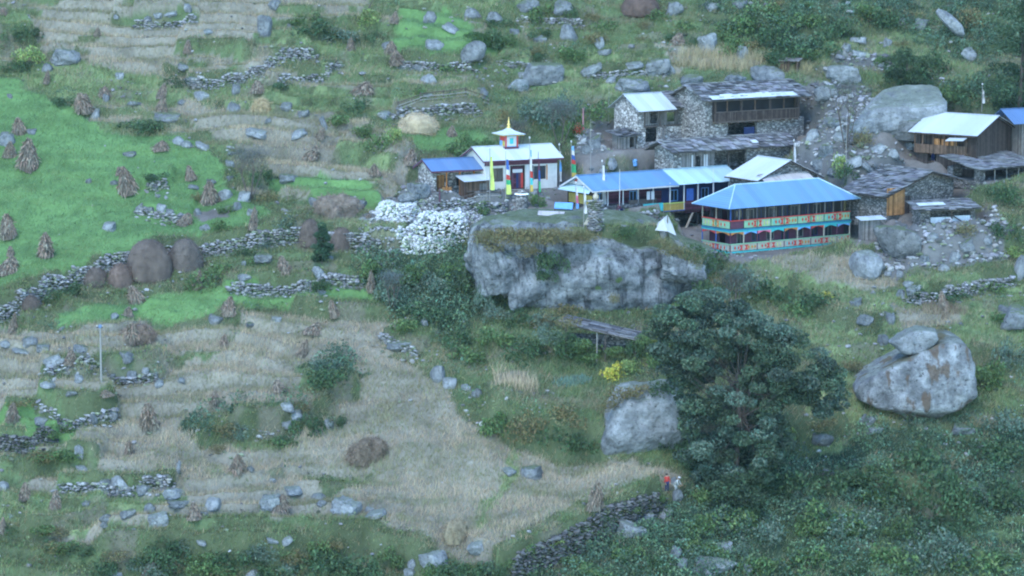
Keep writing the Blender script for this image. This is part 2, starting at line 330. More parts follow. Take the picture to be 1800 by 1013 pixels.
# terrace edges: left to right along the foot, photo pixels; height, kind (wall = dry stone, bank = grassy)
EDGES = [
 ('long field wall', [(-30, 560), (35, 535), (90, 508), (150, 492), (235, 462), (330, 447), (440, 432), (530, 420), (640, 436), (700, 446)], 1.7, 'wall'),
 ('low wall under the upper straw field', [(330, 150), (400, 143), (470, 128), (560, 112)], 1.3, 'wall'),
 ('curved wall above the pale green terrace', [(480, 142), (530, 138), (575, 130), (602, 116)], 1.0, 'wall'),
 ('wall at the top left terrace', [(235, 38), (300, 40), (350, 34)], 1.1, 'wall'),
 ('wall under the rail fence', [(690, 204), (760, 200), (850, 196)], 1.3, 'wall'),
 ('mossy wall in the lower left fields', [(-10, 800), (50, 800), (105, 792)], 1.6, 'wall'),
 ('wall over the lower left grass', [(97, 868), (160, 868), (230, 864), (310, 858)], 1.2, 'wall'),
 ('rough wall below the utility pole', [(65, 748), (130, 744), (210, 736)], 1.2, 'wall'),
 ('wall beside the utility pole', [(70, 676), (190, 672), (290, 664)], .9, 'wall'),
 ('wall in the mid straw field', [(415, 755), (460, 754), (512, 748)], .9, 'wall'),
 ('dark wall above the footpath', [(885, 1020), (950, 990), (1020, 958), (1100, 918), (1168, 882)], 2.6, 'wall'),
 ('wall on the right above the boulder slope', [(1590, 528), (1650, 522), (1720, 508), (1790, 494)], 1.4, 'wall'),
 ('wall under the bright green upper terrace', [(700, 112), (760, 126), (840, 122)], 1.0, 'wall'),
 ('wall right of the ivy boulder', [(872, 106), (905, 114), (935, 116)], .7, 'wall'),
 ('wall beside the leaning haycock', [(400, 516), (470, 508), (560, 500), (640, 508)], 1.0, 'wall'),
 ('short wall at the garden corner', [(668, 590), (700, 612), (745, 622)], .9, 'wall'),
 ('wall in front of the temple annex', [(700, 362), (760, 360), (830, 362), (900, 372)], 1.3, 'wall'),
 ('wall below the lodge terrace', [(905, 402), (960, 400), (1010, 400)], .9, 'wall'),
  ('wall under the log rail fence', [(1012, 391), (1090, 389), (1165, 384)], 1.3, 'wall'),
 ('stone heap wall left of the bare tree', [(240, 372), (290, 392), (330, 398)], .9, 'wall'),
 ('ruined wall by the green field corner', [(255, 332), (300, 332)], 1.0, 'wall'),
 ('tumbled wall on the upper slope', [(905, 34), (960, 40), (1030, 42)], .8, 'wall'),
 ('wall over the stone houses', [(1030, 132), (1080, 128), (1180, 128)], .9, 'wall'),
 ('', [(-20, 80), (20, 84), (70, 78)], 1.0, 'bank'), ('', [(300, 108), (370, 112), (450, 104)], 1.0, 'bank'),
 ('', [(190, 36), (240, 38), (330, 30)], .8, 'bank'), ('', [(280, 132), (350, 126), (440, 112)], .6, 'bank'),
 ('', [(60, 690), (150, 680), (240, 650), (300, 652)], .8, 'bank'), ('', [(-10, 748), (120, 752), (215, 738)], 1.4, 'bank'),
 ('', [(340, 790), (420, 760), (520, 752), (600, 700)], .9, 'bank'), ('', [(-10, 850), (90, 830), (180, 822)], 1.2, 'bank'),
 ('', [(520, 690), (570, 700), (640, 690)], 1.0, 'bank'), ('', [(-10, 945), (100, 930), (200, 920)], 1.0, 'bank'),
 ('', [(150, 1000), (300, 975), (480, 985), (640, 975), (760, 1000)], 1.8, 'bank'),
 ('', [(560, 880), (640, 850), (520, 840)], .3, 'bank'), ('', [(480, 350), (560, 372), (680, 362)], .9, 'bank'),
 ('', [(580, 270), (640, 290), (700, 300)], 1.0, 'bank'), ('', [(840, 720), (900, 770), (1000, 800), (1080, 800)], 2.2, 'bank'),
 ('', [(1370, 500), (1450, 560), (1560, 580)], 1.0, 'bank'), ('', [(1330, 770), (1420, 770), (1500, 750)], 1.2, 'bank'),
 ('', [(500, 548), (600, 552), (700, 560)], .6, 'bank'), ('', [(240, 560), (330, 572), (430, 574)], .5, 'bank'),
 ('', [(1620, 470), (1700, 452), (1800, 440)], 1.0, 'bank'), ('', [(1500, 860), (1600, 880), (1700, 930)], 1.5, 'bank'),
]
# buildings: photo pixel of the nearest wall corner at floor level, yaw, length, depth, which corner, floor drop, pad margins (left, right, front, back)
BLD = {
 'hip':    ((1283, 446), 34, 15.6, 4.6, 'fl', (1.0, 1.5, 2.8, 1.2)),
 'long':   ((1042, 381), 33, 18.4, 4.6, 'fl', (.6, 1, 1.6, 1)),
 'temple': ((852, 336), 25, 8.3, 4.6, 'fl', (1, 1.5, 2.0, 1)),
 'annex':  ((761, 345), 25, 5.2, 3.8, 'fl', (1, .3, 1.0, 1)),
 'shed':   ((820, 353), 27, 2.6, 1.6, 'fl', (.3, .3, .5, .3)),
 'stoneA': ((1121, 251), 33, 6.0, 4.4, 'fl', (1, .5, 1, 1)),
 'stoneB': ((1240, 248), 33, 12.6, 5.6, 'fl', (.5, 1, 1.5, 1)),
 'slateC': ((1184, 304), 33, 15.5, 3.4, 'fl', (1, 1, .6, .4)),
 'hut':    ((1092, 262), 33, 1.9, 1.7, 'fl', (.6, .6, .8, .3)),
 'kitchen': ((1333, 343), -58, 5.0, 7.6, 'fr', (.3, .6, .5, .6)),
 'barnD':  ((1558, 378), -55, 6.2, 9.2, 'fr', (.5, .8, .7, 1)),
 'hutE':   ((1618, 398), 15, 5.9, 2.2, 'fl', (.5, .5, .8, .3)),
 'houseF': ((1716, 288), -38, 8.0, 7.6, 'fr', (.5, 1, 1, 1)),
 'leanG':  ((1722, 318), 38, 8.0, 4.6, 'fl', (.5, 1, .7, .5)),
 'tin':    ((1516, 422), 10, 1.9, 1.4, 'fl', (.3, .5, .5, .5)),
 'blueH':  ((1796, 255), 25, 6.0, 4.0, 'fl', (.2, 1, .6, .6)),
 'lodgeback': ((1356, 352), 30, 5.2, 3.4, 'fl', (.3, .6, .3, .3)),
}
PAD = {}
def padlocal(q, yaw, x, y):
    c, s = math.cos(yaw), math.sin(yaw); dx = x-q[0]; dy = y-q[1]
    return dx*c+dy*s, -dx*s+dy*c
for k, (px, yaw, L, W, cor, mg) in BLD.items():
    q = hit(*px); PAD[k] = (q, R(yaw))
padmask = np.zeros(H.shape)
for k, (px, yaw, L, W, cor, mg) in sorted(BLD.items(), key=lambda kv: kv[1][0][1]):
    q, a = PAD[k]; u, v = padlocal(q, a, XX, YY)
    x0, x1 = (0, L) if cor == 'fl' else (-L, 0)
    ox = np.maximum(np.maximum(x0-mg[0]-u, u-x1-mg[1]), 0); fm = np.where((u > 6.6) & (u < 16), 6.0, mg[2]) if k == 'long' else mg[2]; oy = np.maximum(np.maximum(-fm-v, v-W-mg[3]), 0)
    d = np.hypot(ox, oy); wgt = 1-sst(d/np.where(v > W/2, 2.2, 2.6)); pz = q[2]-.06-(1.8*sst((u-6.6)/1.2)*(v < 3.2) if k == 'long' else 0); H = H*(1-wgt)+pz*wgt; padmask = np.maximum(padmask, wgt*(d < .9))
HP = H.copy()
# the great cliff boulder carries a tongue of the village bench
CL = hit(1040, 560); CLTOP = None
cliff_c = np.array([CL[0]-.2, CL[1]+7.6])
dref = raydir(1040, 402); tt = (cliff_c[1]-6.0-CAM[1])/dref[1]; CLTOP = float(CAM[2]+dref[2]*tt)
ex = (XX-cliff_c[0])/10.6; ey = (YY-cliff_c[1])/6.4; rr = (np.abs(ex)**3+np.abs(ey)**3)**(1/3)
wg = 1-sst((rr-.80)/.12); wg = wg*np.where((XX > cliff_c[0]-1.5) & (YY > cliff_c[1]-3.5), 0, 1)
H = np.where(YY < cliff_c[1]+6, H*(1-wg)+np.maximum(np.minimum(H, CLTOP+.3+.02*(YY-cliff_c[1])) if False else H, CLTOP+fbm(XX/3, YY/3, 5)*.15)*wg, H)
# terraces
edge_w = []
bankmask = np.zeros(H.shape)
for name, pts, ht, kind in EDGES:
    P = [hit(*p, G=HP) for p in pts]; edge_w.append((name, P, ht, kind))
    xs = [p[0] for p in P]; ys = [p[1] for p in P]
    i0, i1 = np.searchsorted(GX, [min(xs)-14, max(xs)+14]); j0, j1 = np.searchsorted(GY, [min(ys)-14, max(ys)+14])
    sx = XX[j0:j1, i0:i1]; sy = YY[j0:j1, i0:i1]
    wob = fbm(sx/2.2, sy/2.2, 31, 2)*.5 if kind == 'bank' else 0
    d, s, t = segdist(P, sx, sy); fade = sst(np.minimum(t, 1-t)/.08+.0) if kind == 'bank' else np.where((t > 0) & (t < 1), 1, 0)
    dd = d*s+wob; wd = .9 if kind == 'bank' else .45; ht = ht*(1.35 if kind == 'bank' else 1)
    up = sst((dd+.0)/wd)*np.exp(-(np.maximum(dd, 0)/5.5)**2); dn = -.25*np.exp(-(np.minimum(dd, 0)/3)**2)*(dd < 0)
    bl = 1-padmask[j0:j1, i0:i1]
    H[j0:j1, i0:i1] += ht*(up*.8+dn)*fade*bl*np.exp(-(np.maximum(d-8, 0)/3)**2)
    bankmask[j0:j1, i0:i1] = np.maximum(bankmask[j0:j1, i0:i1], (np.abs(dd-.4) < (.8 if kind == 'bank' else .5))*fade)
# hollows
# ---------------------------------------------------------------- ground zones
Z = np.zeros(H.shape, int)
ZP = [
 (7, [(-200, -100), (2000, -100), (2000, 60), (900, 260), (-200, 300)]),
 (2, [(40, 42), (120, 0), (300, -20), (640, -20), (640, 14), (470, 26), (440, 115), (330, 158), (240, 136), (150, 118), (90, 84)]),
 (3, [(0, 130), (90, 120), (130, 90), (160, 130), (240, 130), (310, 150), (440, 150), (480, 170), (440, 200), (300, 180), (180, 200), (60, 150)]),
 (2, [(275, 186), (440, 190), (480, 200), (640, 212), (715, 250), (720, 300), (690, 348), (600, 320), (480, 312), (400, 250)]),
 (3, [(470, 165), (560, 120), (640, 80), (700, 70), (735, 110), (640, 165), (560, 182), (480, 190)]),
 (3, [(450, 75), (560, 70), (570, 100), (480, 108)]),
 (1, [(700, 28), (770, 22), (840, 60), (880, 100), (760, 106), (690, 92)]),
 (1, [(-60, 140), (40, 145), (110, 180), (150, 210), (180, 235), (260, 242), (330, 240), (400, 290), (410, 330), (470, 380), (440, 420), (330, 436), (240, 452), (70, 505), (-60, 540)]),
 (1, [(470, 315), (560, 318), (660, 345), (700, 360), (640, 362), (540, 350), (470, 345)]),
 (1, [(690, 235), (760, 228), (850, 222), (850, 262), (740, 262)]),
 (4, [(640, 440), (830, 430), (850, 560), (740, 600), (660, 560), (620, 480)]),
 (7, [(60, 535), (240, 515), (420, 500), (650, 515), (690, 545), (480, 545), (250, 590), (80, 590)]),
 (1, [(90, 548), (250, 528), (400, 508), (560, 520), (655, 520), (660, 534), (540, 536), (470, 545), (330, 560), (200, 572), (100, 572)]),
 (2, [(-60, 570), (100, 590), (260, 585), (400, 560), (540, 548), (680, 558), (700, 620), (740, 650), (800, 700), (840, 740), (930, 785), (1010, 800), (1180, 830), (1170, 868),
      (1050, 905), (960, 940), (890, 985), (860, 1010), (760, 980), (640, 955), (480, 950), (330, 955), (150, 975), (60, 960), (0, 890), (-60, 880)]),
 (3, [(900, 758), (914, 758), (912, 830), (862, 900), (846, 935), (832, 930), (848, 892), (893, 822)]),
 (1, [(-60, 752), (60, 748), (150, 762), (130, 786), (-60, 790)]),
 (3, [(-60, 880), (80, 868), (200, 878), (330, 895), (250, 915), (150, 925), (60, 945), (-60, 955)]),
 (0, [(-60, 955), (150, 955), (330, 940), (480, 935), (640, 945), (760, 965), (870, 1000), (870, 1080), (-60, 1080)]),
 (4, [(330, 750), (400, 735), (480, 732), (560, 712), (585, 735), (500, 752), (420, 768), (345, 782)]),
 (3, [(405, 760), (520, 755), (520, 785), (420, 790)]),
 (4, [(520, 640), (600, 635), (640, 660), (620, 690), (530, 690)]),
 (7, [(660, 560), (760, 590), (860, 570), (1000, 590), (1180, 600), (1250, 700), (1180, 820), (1080, 800), (930, 780), (840, 720), (780, 670), (740, 640)]),
 (2, [(860, 660), (930, 650), (945, 690), (870, 695)]),
 (2, [(1340, 450), (1500, 450), (1580, 490), (1580, 520), (1460, 530), (1360, 500)]),
 (3, [(1290, 450), (1500, 520), (1800, 490), (1860, 640), (1700, 600), (1560, 760), (1560, 830), (1400, 760), (1470, 640)]),
 (7, [(870, 1020), (905, 975), (1000, 925), (1090, 888), (1162, 862), (1178, 884), (1020, 950), (920, 1000), (900, 1030)]),
 (2, [(1560, 540), (1680, 540), (1680, 570), (1580, 580)]),
 (4, [(1190, 830), (1250, 770), (1340, 780), (1420, 800), (1500, 760), (1620, 750), (1900, 720), (1900, 1100), (860, 1100), (890, 1010), (1000, 970), (1180, 890)]),
 (4, [(1250, -60), (1900, -60), (1900, 190), (1700, 190), (1560, 110), (1420, 110), (1330, 80), (1220, 40)]),
 (3, [(1440, 70), (1560, 60), (1640, 90), (1740, 120), (1700, 150), (1540, 110), (1440, 105)]),
 (2, [(1150, 90), (1300, 88), (1340, 110), (1330, 140), (1190, 128)]),
 (3, [(930, 110), (1070, 100), (1200, 130), (1080, 165), (950, 170)]),
 (5, [(1060, 200), (1120, 195), (1180, 250), (1170, 300), (1040, 300), (1000, 270)]),
 (5, [(1430, 150), (1520, 150), (1560, 230), (1620, 240), (1640, 330), (1500, 340), (1400, 320), (1380, 250)]),
 (5, [(1460, 95), (1560, 105), (1570, 140), (1470, 120)]),
 (5, [(1500, 370), (1720, 370), (1780, 420), (1770, 465), (1640, 480), (1560, 490), (1530, 440)]),
 (5, [(690, 345), (900, 345), (1010, 370), (1010, 400), (850, 395), (830, 400), (720, 400), (640, 430), (640, 395)]),
 (6, [(900, 362), (1240, 362), (1265, 408), (1000, 406), (870, 400)]),
 (5, [(1045, 392), (1165, 392), (1165, 445), (1045, 445)]),
 (6, [(1010, 285), (1100, 275), (1120, 300), (1030, 305)]), (6, [(1520, 245), (1600, 235), (1610, 262), (1540, 262)]),
 (6, [(340, 376), (410, 368), (400, 395), (345, 402)]),
]
jx = XX+fbm(XX/2.5, YY/2.5, 41, 3)*1.3; jy = YY+fbm(XX/2.5+50, YY/2.5, 47, 3)*1.3
for z, poly in ZP:
    P = [hit(*p, G=HP) for p in poly]
    xs = [p[0] for p in P]; ys = [p[1] for p in P]
    i0, i1 = np.searchsorted(GX, [min(xs)-2, max(xs)+2]); j0, j1 = np.searchsorted(GY, [min(ys)-2, max(ys)+2])
    m = inpoly(P, jx[j0:j1, i0:i1], jy[j0:j1, i0:i1]); Z[j0:j1, i0:i1][m] = z
Z = np.where((bankmask > .5) & (Z != 5) & (Z != 6) & (Z != 1), 0, Z)
Z = np.where((RISE > 0) & ((Z != 2) | (fbm(XX/7, YY/4, 57, 2) > .5)) & (Z != 5) & (Z != 6) & (Z != 1) & (fbm(XX/1.6, YY/1.6, 29, 2) > -.25), np.where(fbm(XX/5, YY/5, 37, 2) > .05, 0, 7), Z)
ti = np.floor(tq+fbm(XX/25, YY/25, 93, 2)*.6).astype(int) % 4
ul = (tw > .25) & (YY > 6) & (XX < 2) & np.isin(Z, [7, 0, 3]) & (RISE == 0)
Z = np.where(ul & (ti == 0), 2, Z); Z = np.where(ul & (ti == 2), 3, Z)
Z = np.where(padmask > .5, 6, Z)
ZC = np.array([(.08, .10, .05), (.11, .20, .07), (.22, .205, .16), (.17, .22, .10), (.045, .07, .038), (.13, .13, .125), (.17, .155, .14), (.10, .14, .065)])
gc = ZC[Z]*(1+.35*fbm(XX/1.3, YY/1.3, 61, 3)+.25*fbm(XX/6, YY/6, 67, 2))[..., None]
# worn gravelly patches show through thin vegetation
pat = sst((fbm(XX/3.1, YY/3.1, 71, 3)-.22)/.2)*np.isin(Z, [0, 7, 3])*.55
gc = gc*(1-pat[..., None])+np.array([.17, .15, .12])*pat[..., None]
ny, nx = H.shape; idx = np.arange(ny*nx).reshape(ny, nx)
F = np.stack([idx[:-1, :-1], idx[:-1, 1:], idx[1:, 1:], idx[1:, :-1]], -1).reshape(-1, 4)
micro = fbm(XX/.9, YY/.9, 81, 2)*.10*(Z != 6)+fbm(XX/.6, YY/.6, 85, 2)*.18*(Z == 5)
H = H+np.where(np.abs(XX) < 63, micro, 0)
M['ground'] = mat_plain('hillside_ground', (1, 1, 1), var=.25, scale=2.5, vcol=True, rough=1, spec=.1, bump=.6, bs=5)
hill = linkmesh('hillside', npmesh('hillside', np.stack([XX, YY, H], -1).reshape(-1, 3), F, gc.reshape(-1, 3), M['ground'], True)); tag(hill, kind='structure')
def zone(x, y):
    i = np.clip(np.searchsorted(GX, x)-1, 0, len(GX)-1); j = np.clip(np.searchsorted(GY, y)-1, 0, len(GY)-1); return Z[j, i]
def inview(x, y, z, m=.05):
    d = np.stack([x-CAM[0], y-CAM[1], z-CAM[2]], -1); f = d@FWD; u = d[..., 0]/f*5400; v = (d@UPV)/f*5400
    return (np.abs(u) < 900*(1+m)) & (np.abs(v) < 507*(1+m*1.6))
# ================================================================ generators for plants and stones
def ico(sub):
    bm = bmesh.new(); bmesh.ops.create_icosphere(bm, subdivisions=sub, radius=1)
    V = np.array([v.co[:] for v in bm.verts]); F = np.array([[v.index for v in f.verts] for f in bm.faces]); bm.free(); return V, F
ICO = {k: ico(k) for k in (1, 2, 3, 4, 5)}
def sinoise(P, rng, f, n=14):
    r = np.zeros(len(P))
    for _ in range(n):
        k = rng.normal(size=3); k = k/np.linalg.norm(k)*f*rng.uniform(.6, 1.6); r += np.sin(P@k+rng.uniform(0, 6.28))
    return r/math.sqrt(n)
def rockshape(seed, sub=4, dims=(1, 1, 1), planes=None, p=9, rough=.05, npl=11):
    rng = np.random.default_rng(seed); V, F = ICO[sub]; D = V
    N = rng.normal(size=(npl, 3)); N /= np.linalg.norm(N, axis=1)[:, None]; dk = rng.uniform(.62, 1.0, npl)
    N = np.vstack([N, [[0, 0, 1], [0, 0, -1], [1, 0, 0], [-1, 0, 0], [0, 1, 0], [0, -1, 0]]]); dk = np.concatenate([dk, [.85, .8, 1, 1, 1, .9]])
    if planes is not None:
        N = np.array([q[:3] for q in planes], float); N /= np.linalg.norm(N, axis=1)[:, None]; dk = np.array([q[3] for q in planes])
    q = np.maximum(D@N.T, 0)/dk; r = (q**p).sum(1)**(-1/p)
    r *= 1+rough*sinoise(D, rng, 3.0)+rough*.55*sinoise(D, rng, 7)+rough*.4*sinoise(D, rng, 16)
    if sub >= 4: r *= 1+rough*.25*sinoise(D, rng, 34, 20)
    return D*r[:, None]*np.array(dims), F
def stones(n, pos, size, rng, cols, flat=.7, sub=1, elong=1.0):
    # n jittered stones merged: pos (n,3), size (n,), returns V,F,C
    V, F = ICO[sub]; k = len(V)
    S = size[:, None]*np.stack([rng.uniform(.75, 1.35, n)*elong, rng.uniform(.7, 1.1, n), rng.uniform(.6, 1, n)*flat], 1)*.5
    a = rng.uniform(0, 6.28, n); t = rng.normal(0, .25, n); ca, sa = np.cos(a), np.sin(a); ct, s_t = np.cos(t), np.sin(t)
    P = V[None]*(1+rng.uniform(-.22, .22, (n, k, 1)))*S[:, None, :]
    x = P[..., 0]*ct[:, None]-P[..., 2]*s_t[:, None]; z = P[..., 0]*s_t[:, None]+P[..., 2]*ct[:, None]; y = P[..., 1]
    P = np.stack([x*ca[:, None]-y*sa[:, None], x*sa[:, None]+y*ca[:, None], z], -1)+pos[:, None, :]
    Fs = (F[None]+(np.arange(n)*k)[:, None, None]).reshape(-1, 3)
    mo = rng.random(n) < .22; cols = cols.copy(); cols[mo] *= np.array([.62, .72, .48])
    C = np.repeat(cols, k, axis=0); return P.reshape(-1, 3), Fs, C
def stonecols(rng, n, lo=.14, hi=.42):
    g = rng.uniform(lo, hi, n); return np.stack([g, g*rng.uniform(.96, 1.03, n), g*rng.uniform(.92, 1.05, n)], 1)
def leaves(P, size, rng, cols, up=.35, narrow=.5):
    # diamond leaves at P, size (n,), returns quads
    n = len(P); a = rng.normal(size=(n, 3)); a /= np.linalg.norm(a, axis=1)[:, None]; a[:, 2] -= up*.3
    b = rng.normal(size=(n, 3)); b[:, 2] *= 1-up; b -= (b*a).sum(1)[:, None]*a/((a*a).sum(1)[:, None]); b /= np.linalg.norm(b, axis=1)[:, None]+1e-6
    s = size[:, None]; V = np.stack([P-a*s*.5, P+b*s*narrow*.5, P+a*s*.5, P-b*s*narrow*.5], 1).reshape(-1, 3)
    return V, np.arange(4*n).reshape(n, 4), np.repeat(cols, 4, axis=0)
def leafcols(rng, n, c, var=.35, warm=.15):
    g = rng.uniform(1-var, 1+var, n)[:, None]; c = np.array(c)[None]*g; c[:, 0] *= 1+rng.uniform(-warm, warm*1.5, n); return c
def blobcloud(rng, centers, radii, per, squash=.75):
    P = []; I = []
    for i, (c, r) in enumerate(zip(centers, radii)):
        n = int(per*r*r); d = rng.normal(size=(n, 3)); d /= np.linalg.norm(d, axis=1)[:, None]; q = r*rng.uniform(.55, 1.05, n)**.6
        P.append(np.array(c)+d*q[:, None]*np.array([1, 1, squash])); I.append(np.full(n, i))
    return np.vstack(P), np.concatenate(I)
def bushmesh(name, seed, rx=1, ry=1, rz=.8, c=(.06, .10, .04), leaf=.14, nb=16, per=420, var=.4, warm=.2, woody=True):
    rng = np.random.default_rng(seed); cs = []; rs = []
    for i in range(nb):
        d = rng.normal(size=3); d /= np.linalg.norm(d); d[2] = abs(d[2]); k = rng.uniform(.45, .85)
        cs.append((d[0]*rx*k, d[1]*ry*k, d[2]*rz*k+.1*rz)); rs.append(rng.uniform(.24, .42)*min(rx, rz*1.2))
    P, I = blobcloud(rng, cs, rs, per/ (min(rx, rz*1.2)**2)); n = len(P)
    tint = rng.uniform(.75, 1.3, nb)[I]; cols = leafcols(rng, n, c, var, warm)*tint[:, None]
    V, F, C = leaves(P, rng.uniform(.7, 1.3, n)*leaf, rng, cols*1.25)
    return npmesh(name, V, F, C, M['leaf'])
def blades(P, h, wd, rng, cols, lean=.35, dirn=None):
    n = len(P); a = rng.uniform(0, 6.28, n); s = np.stack([np.cos(a), np.sin(a), np.zeros(n)], 1)
    l = rng.normal(0, lean, (n, 3)); l[:, 2] = 1
    if dirn is not None: l = l+dirn
    V = np.stack([P-s*wd[:, None]*.5, P+s*wd[:, None]*.5, P+l*h[:, None]], 1).reshape(-1, 3)
    return V, np.arange(3*n).reshape(n, 3), np.repeat(cols, 3, axis=0)
def stookmesh(name, seed, h=1.5, r=.6, n=520, c=(.20, .168, .13), pinch=.74):
    # leaning bundle: ragged cone of drooping stalks round a core, a loose tuft on top
    rng = np.random.default_rng(seed); sl = rng.normal(0, .16, 2); bulge = rng.uniform(.55, .95); na = 14; ph = rng.uniform(0, 6.28, 3)
    def surf(a, t): rr = r*(1-t)**bulge*(1+.18*np.sin(2*a+ph[0])+.12*np.sin(3*a+ph[1]+t*4)+.1*np.sin(5*a+ph[2]))+.07; return np.stack([rr*np.cos(a)+sl[0]*t*h, rr*np.sin(a)+sl[1]*t*h, t*h], -1)
    A, T = np.meshgrid(np.arange(na)*6.2832/na, np.linspace(-.08, .97, 8)); core = surf(A, np.clip(T, 0, .97))*[.9, .9, .94]+np.stack([A*0, A*0, np.minimum(T, 0)], -1); V2 = core.reshape(-1, 3)
    F2 = np.array([(q*na+i, q*na+(i+1) % na, (q+1)*na+(i+1) % na, (q+1)*na+i) for q in range(7) for i in range(na)])
    a = rng.uniform(0, 6.28, n); t = rng.uniform(0, 1, n)**.8; b = surf(a, t); out = np.stack([np.cos(a), np.sin(a), a*0], 1)
    d = out*rng.uniform(.1, .55, (n, 1))+rng.normal(0, .28, (n, 3)); d[:, 2] -= .8; top = rng.random(n) < .14; t[top] = 1; b[top] = np.array([sl[0]*h, sl[1]*h, h*.86])+rng.normal(0, .06, (top.sum(), 3)); d[top] = rng.normal(0, .45, (top.sum(), 3))+[0, 0, .8]
    d /= np.linalg.norm(d, axis=1)[:, None]; s = rng.normal(size=(n, 3)); s -= (s*d).sum(1)[:, None]*d; s /= np.linalg.norm(s, axis=1)[:, None]; L = rng.uniform(.2, .55, (n, 1)); L[top] *= .6
    w = rng.uniform(.02, .05, (n, 1)); b = b-d*L*.3+out*.02; Q = np.stack([b-s*w, b+s*w, b+d*L+s*w*.5, b+d*L-s*w*.5], 1).reshape(-1, 3); cc = leafcols(rng, n, c, .6, .15)
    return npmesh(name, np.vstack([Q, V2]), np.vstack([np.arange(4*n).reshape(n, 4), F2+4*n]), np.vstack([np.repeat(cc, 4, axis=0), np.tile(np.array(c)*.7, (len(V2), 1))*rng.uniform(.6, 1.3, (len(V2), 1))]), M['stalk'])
def domemesh(name, seed, rx, ry, h, c, fuzz=1500, fl=.22, lump=.06):
    rng = np.random.default_rng(seed); V, F = ICO[4]; V = V.copy(); n1 = sinoise(V, rng, 2.5)*lump+sinoise(V, rng, 7)*lump*.5
    q = V*(1+n1)[:, None]; q[:, 2] = np.where(q[:, 2] < 0, q[:, 2]*.25, np.abs(q[:, 2])**.85); P = q*np.array([rx, ry, h])
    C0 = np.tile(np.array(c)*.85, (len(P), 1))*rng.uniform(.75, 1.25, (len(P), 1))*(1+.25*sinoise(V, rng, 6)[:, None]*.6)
    k = rng.integers(0, len(P), fuzz); k = k[P[k, 2] > -.05*h]; n = len(k); b = P[k]+rng.normal(0, .08, (n, 3))
    d = rng.normal(0, .6, (n, 3)); d[:, 2] -= .7; d += V[k]*.5; d /= np.linalg.norm(d, axis=1)[:, None]; s = rng.normal(size=(n, 3)); s -= (s*d).sum(1)[:, None]*d; s /= np.linalg.norm(s, axis=1)[:, None]
    L = rng.uniform(.5, 1.3, n)[:, None]*fl; Vb = np.stack([b-s*.025, b+s*.025, b+d*L], 1).reshape(-1, 3); cc = leafcols(rng, n, c, .35, .1)
    tri = np.arange(3*n).reshape(n, 3)+len(P)
    return npmesh(name, np.vstack([P, Vb]), np.vstack([F, tri]), np.vstack([C0, np.repeat(cc, 3, axis=0)]), M['stalk'])
# ---------------------------------------------------------------- labels from surroundings
LAND = [('utility pole', 177, 620), ('tallest rounded brown haystack', 262, 457), ('big leafy tree', 1300, 690), ('great cliff boulder', 1040, 480), ('whitewashed temple', 915, 290), ('hip roofed lodge', 1390, 390),
        ('lone brown haycock', 646, 791), ('red jacketed person', 1172, 848), ('ivy covered boulder', 832, 82), ('bare shrub tree', 440, 300), ('bright green left field', 120, 350),
        ('tall upright rock', 467, 40), ('pale reed haycock', 735, 214), ('white stone heaps', 740, 410), ('brown stained boulder', 1620, 670), ('pale boulder face', 1130, 750),
        ('slate roofed house', 1330, 190), ('tin roofed house', 1690, 235), ('slate roofed barn', 1600, 340), ('slanting rock slab', 1672, 40), ('dark footpath wall', 1030, 950),
        ('dry brush pile', 590, 360), ('yellow bush', 1080, 648), ('left edge stook pair', 48, 272), ('pale green terrace', 590, 150), ('upper straw field', 300, 75), ('long field wall', 90, 505), ('lower left wall', 200, 860),
        ('bright upper terrace', 770, 65), ('flat topped boulder', 960, 125), ('upper right haystack', 1125, 10), ('dark corner tree', 1770, 110), ('bottom left corner', 40, 1000), ('overgrown lower right slope', 1550, 920),
        ('rubble under the barn', 1640, 440), ('bare earth patch', 372, 384), ('wide straw field', 450, 640), ('dead stalk patch', 905, 675)]
PENDING = []
ORD = ['leftmost', 'second leftmost', 'third leftmost', 'fourth leftmost', 'fifth leftmost', 'sixth leftmost', 'seventh leftmost', 'eighth leftmost']
def later(o, px, py, look, cat, group, kindword):
    nm, lx, ly = min(LAND, key=lambda l: (l[1]-px)**2+((l[2]-py)*1.2)**2); dx, dy = px-lx, py-ly; dist = math.hypot(dx, dy)
    ang = math.degrees(math.atan2(-dy, dx)) % 360; w = ['right of', 'up right from', 'above', 'up left from', 'left of', 'down left from', 'below', 'down right from'][int((ang+22.5)//45) % 8]
    w = ('just ' if dist < 55 else '' if dist < 120 else 'well ')+w
    o['category'] = cat
    if group: o['group'] = group
    PENDING.append([o, px, py, ' '.join((look+' '+kindword).split()), f'{w} the {nm}'])
def finish_labels():
    d = {}
    for e in PENDING: d.setdefault((e[3], e[4]), []).append(e)
    for (a, b), L in d.items():
        if len(L) == 1: L[0][0]['label'] = f'{a} {b}'; continue
        L.sort(key=lambda e: e[1])
        for i, e in enumerate(L): e[0]['label'] = f"{'rightmost' if i == len(L)-1 else ORD[min(i, 7)]} {a} {b}"
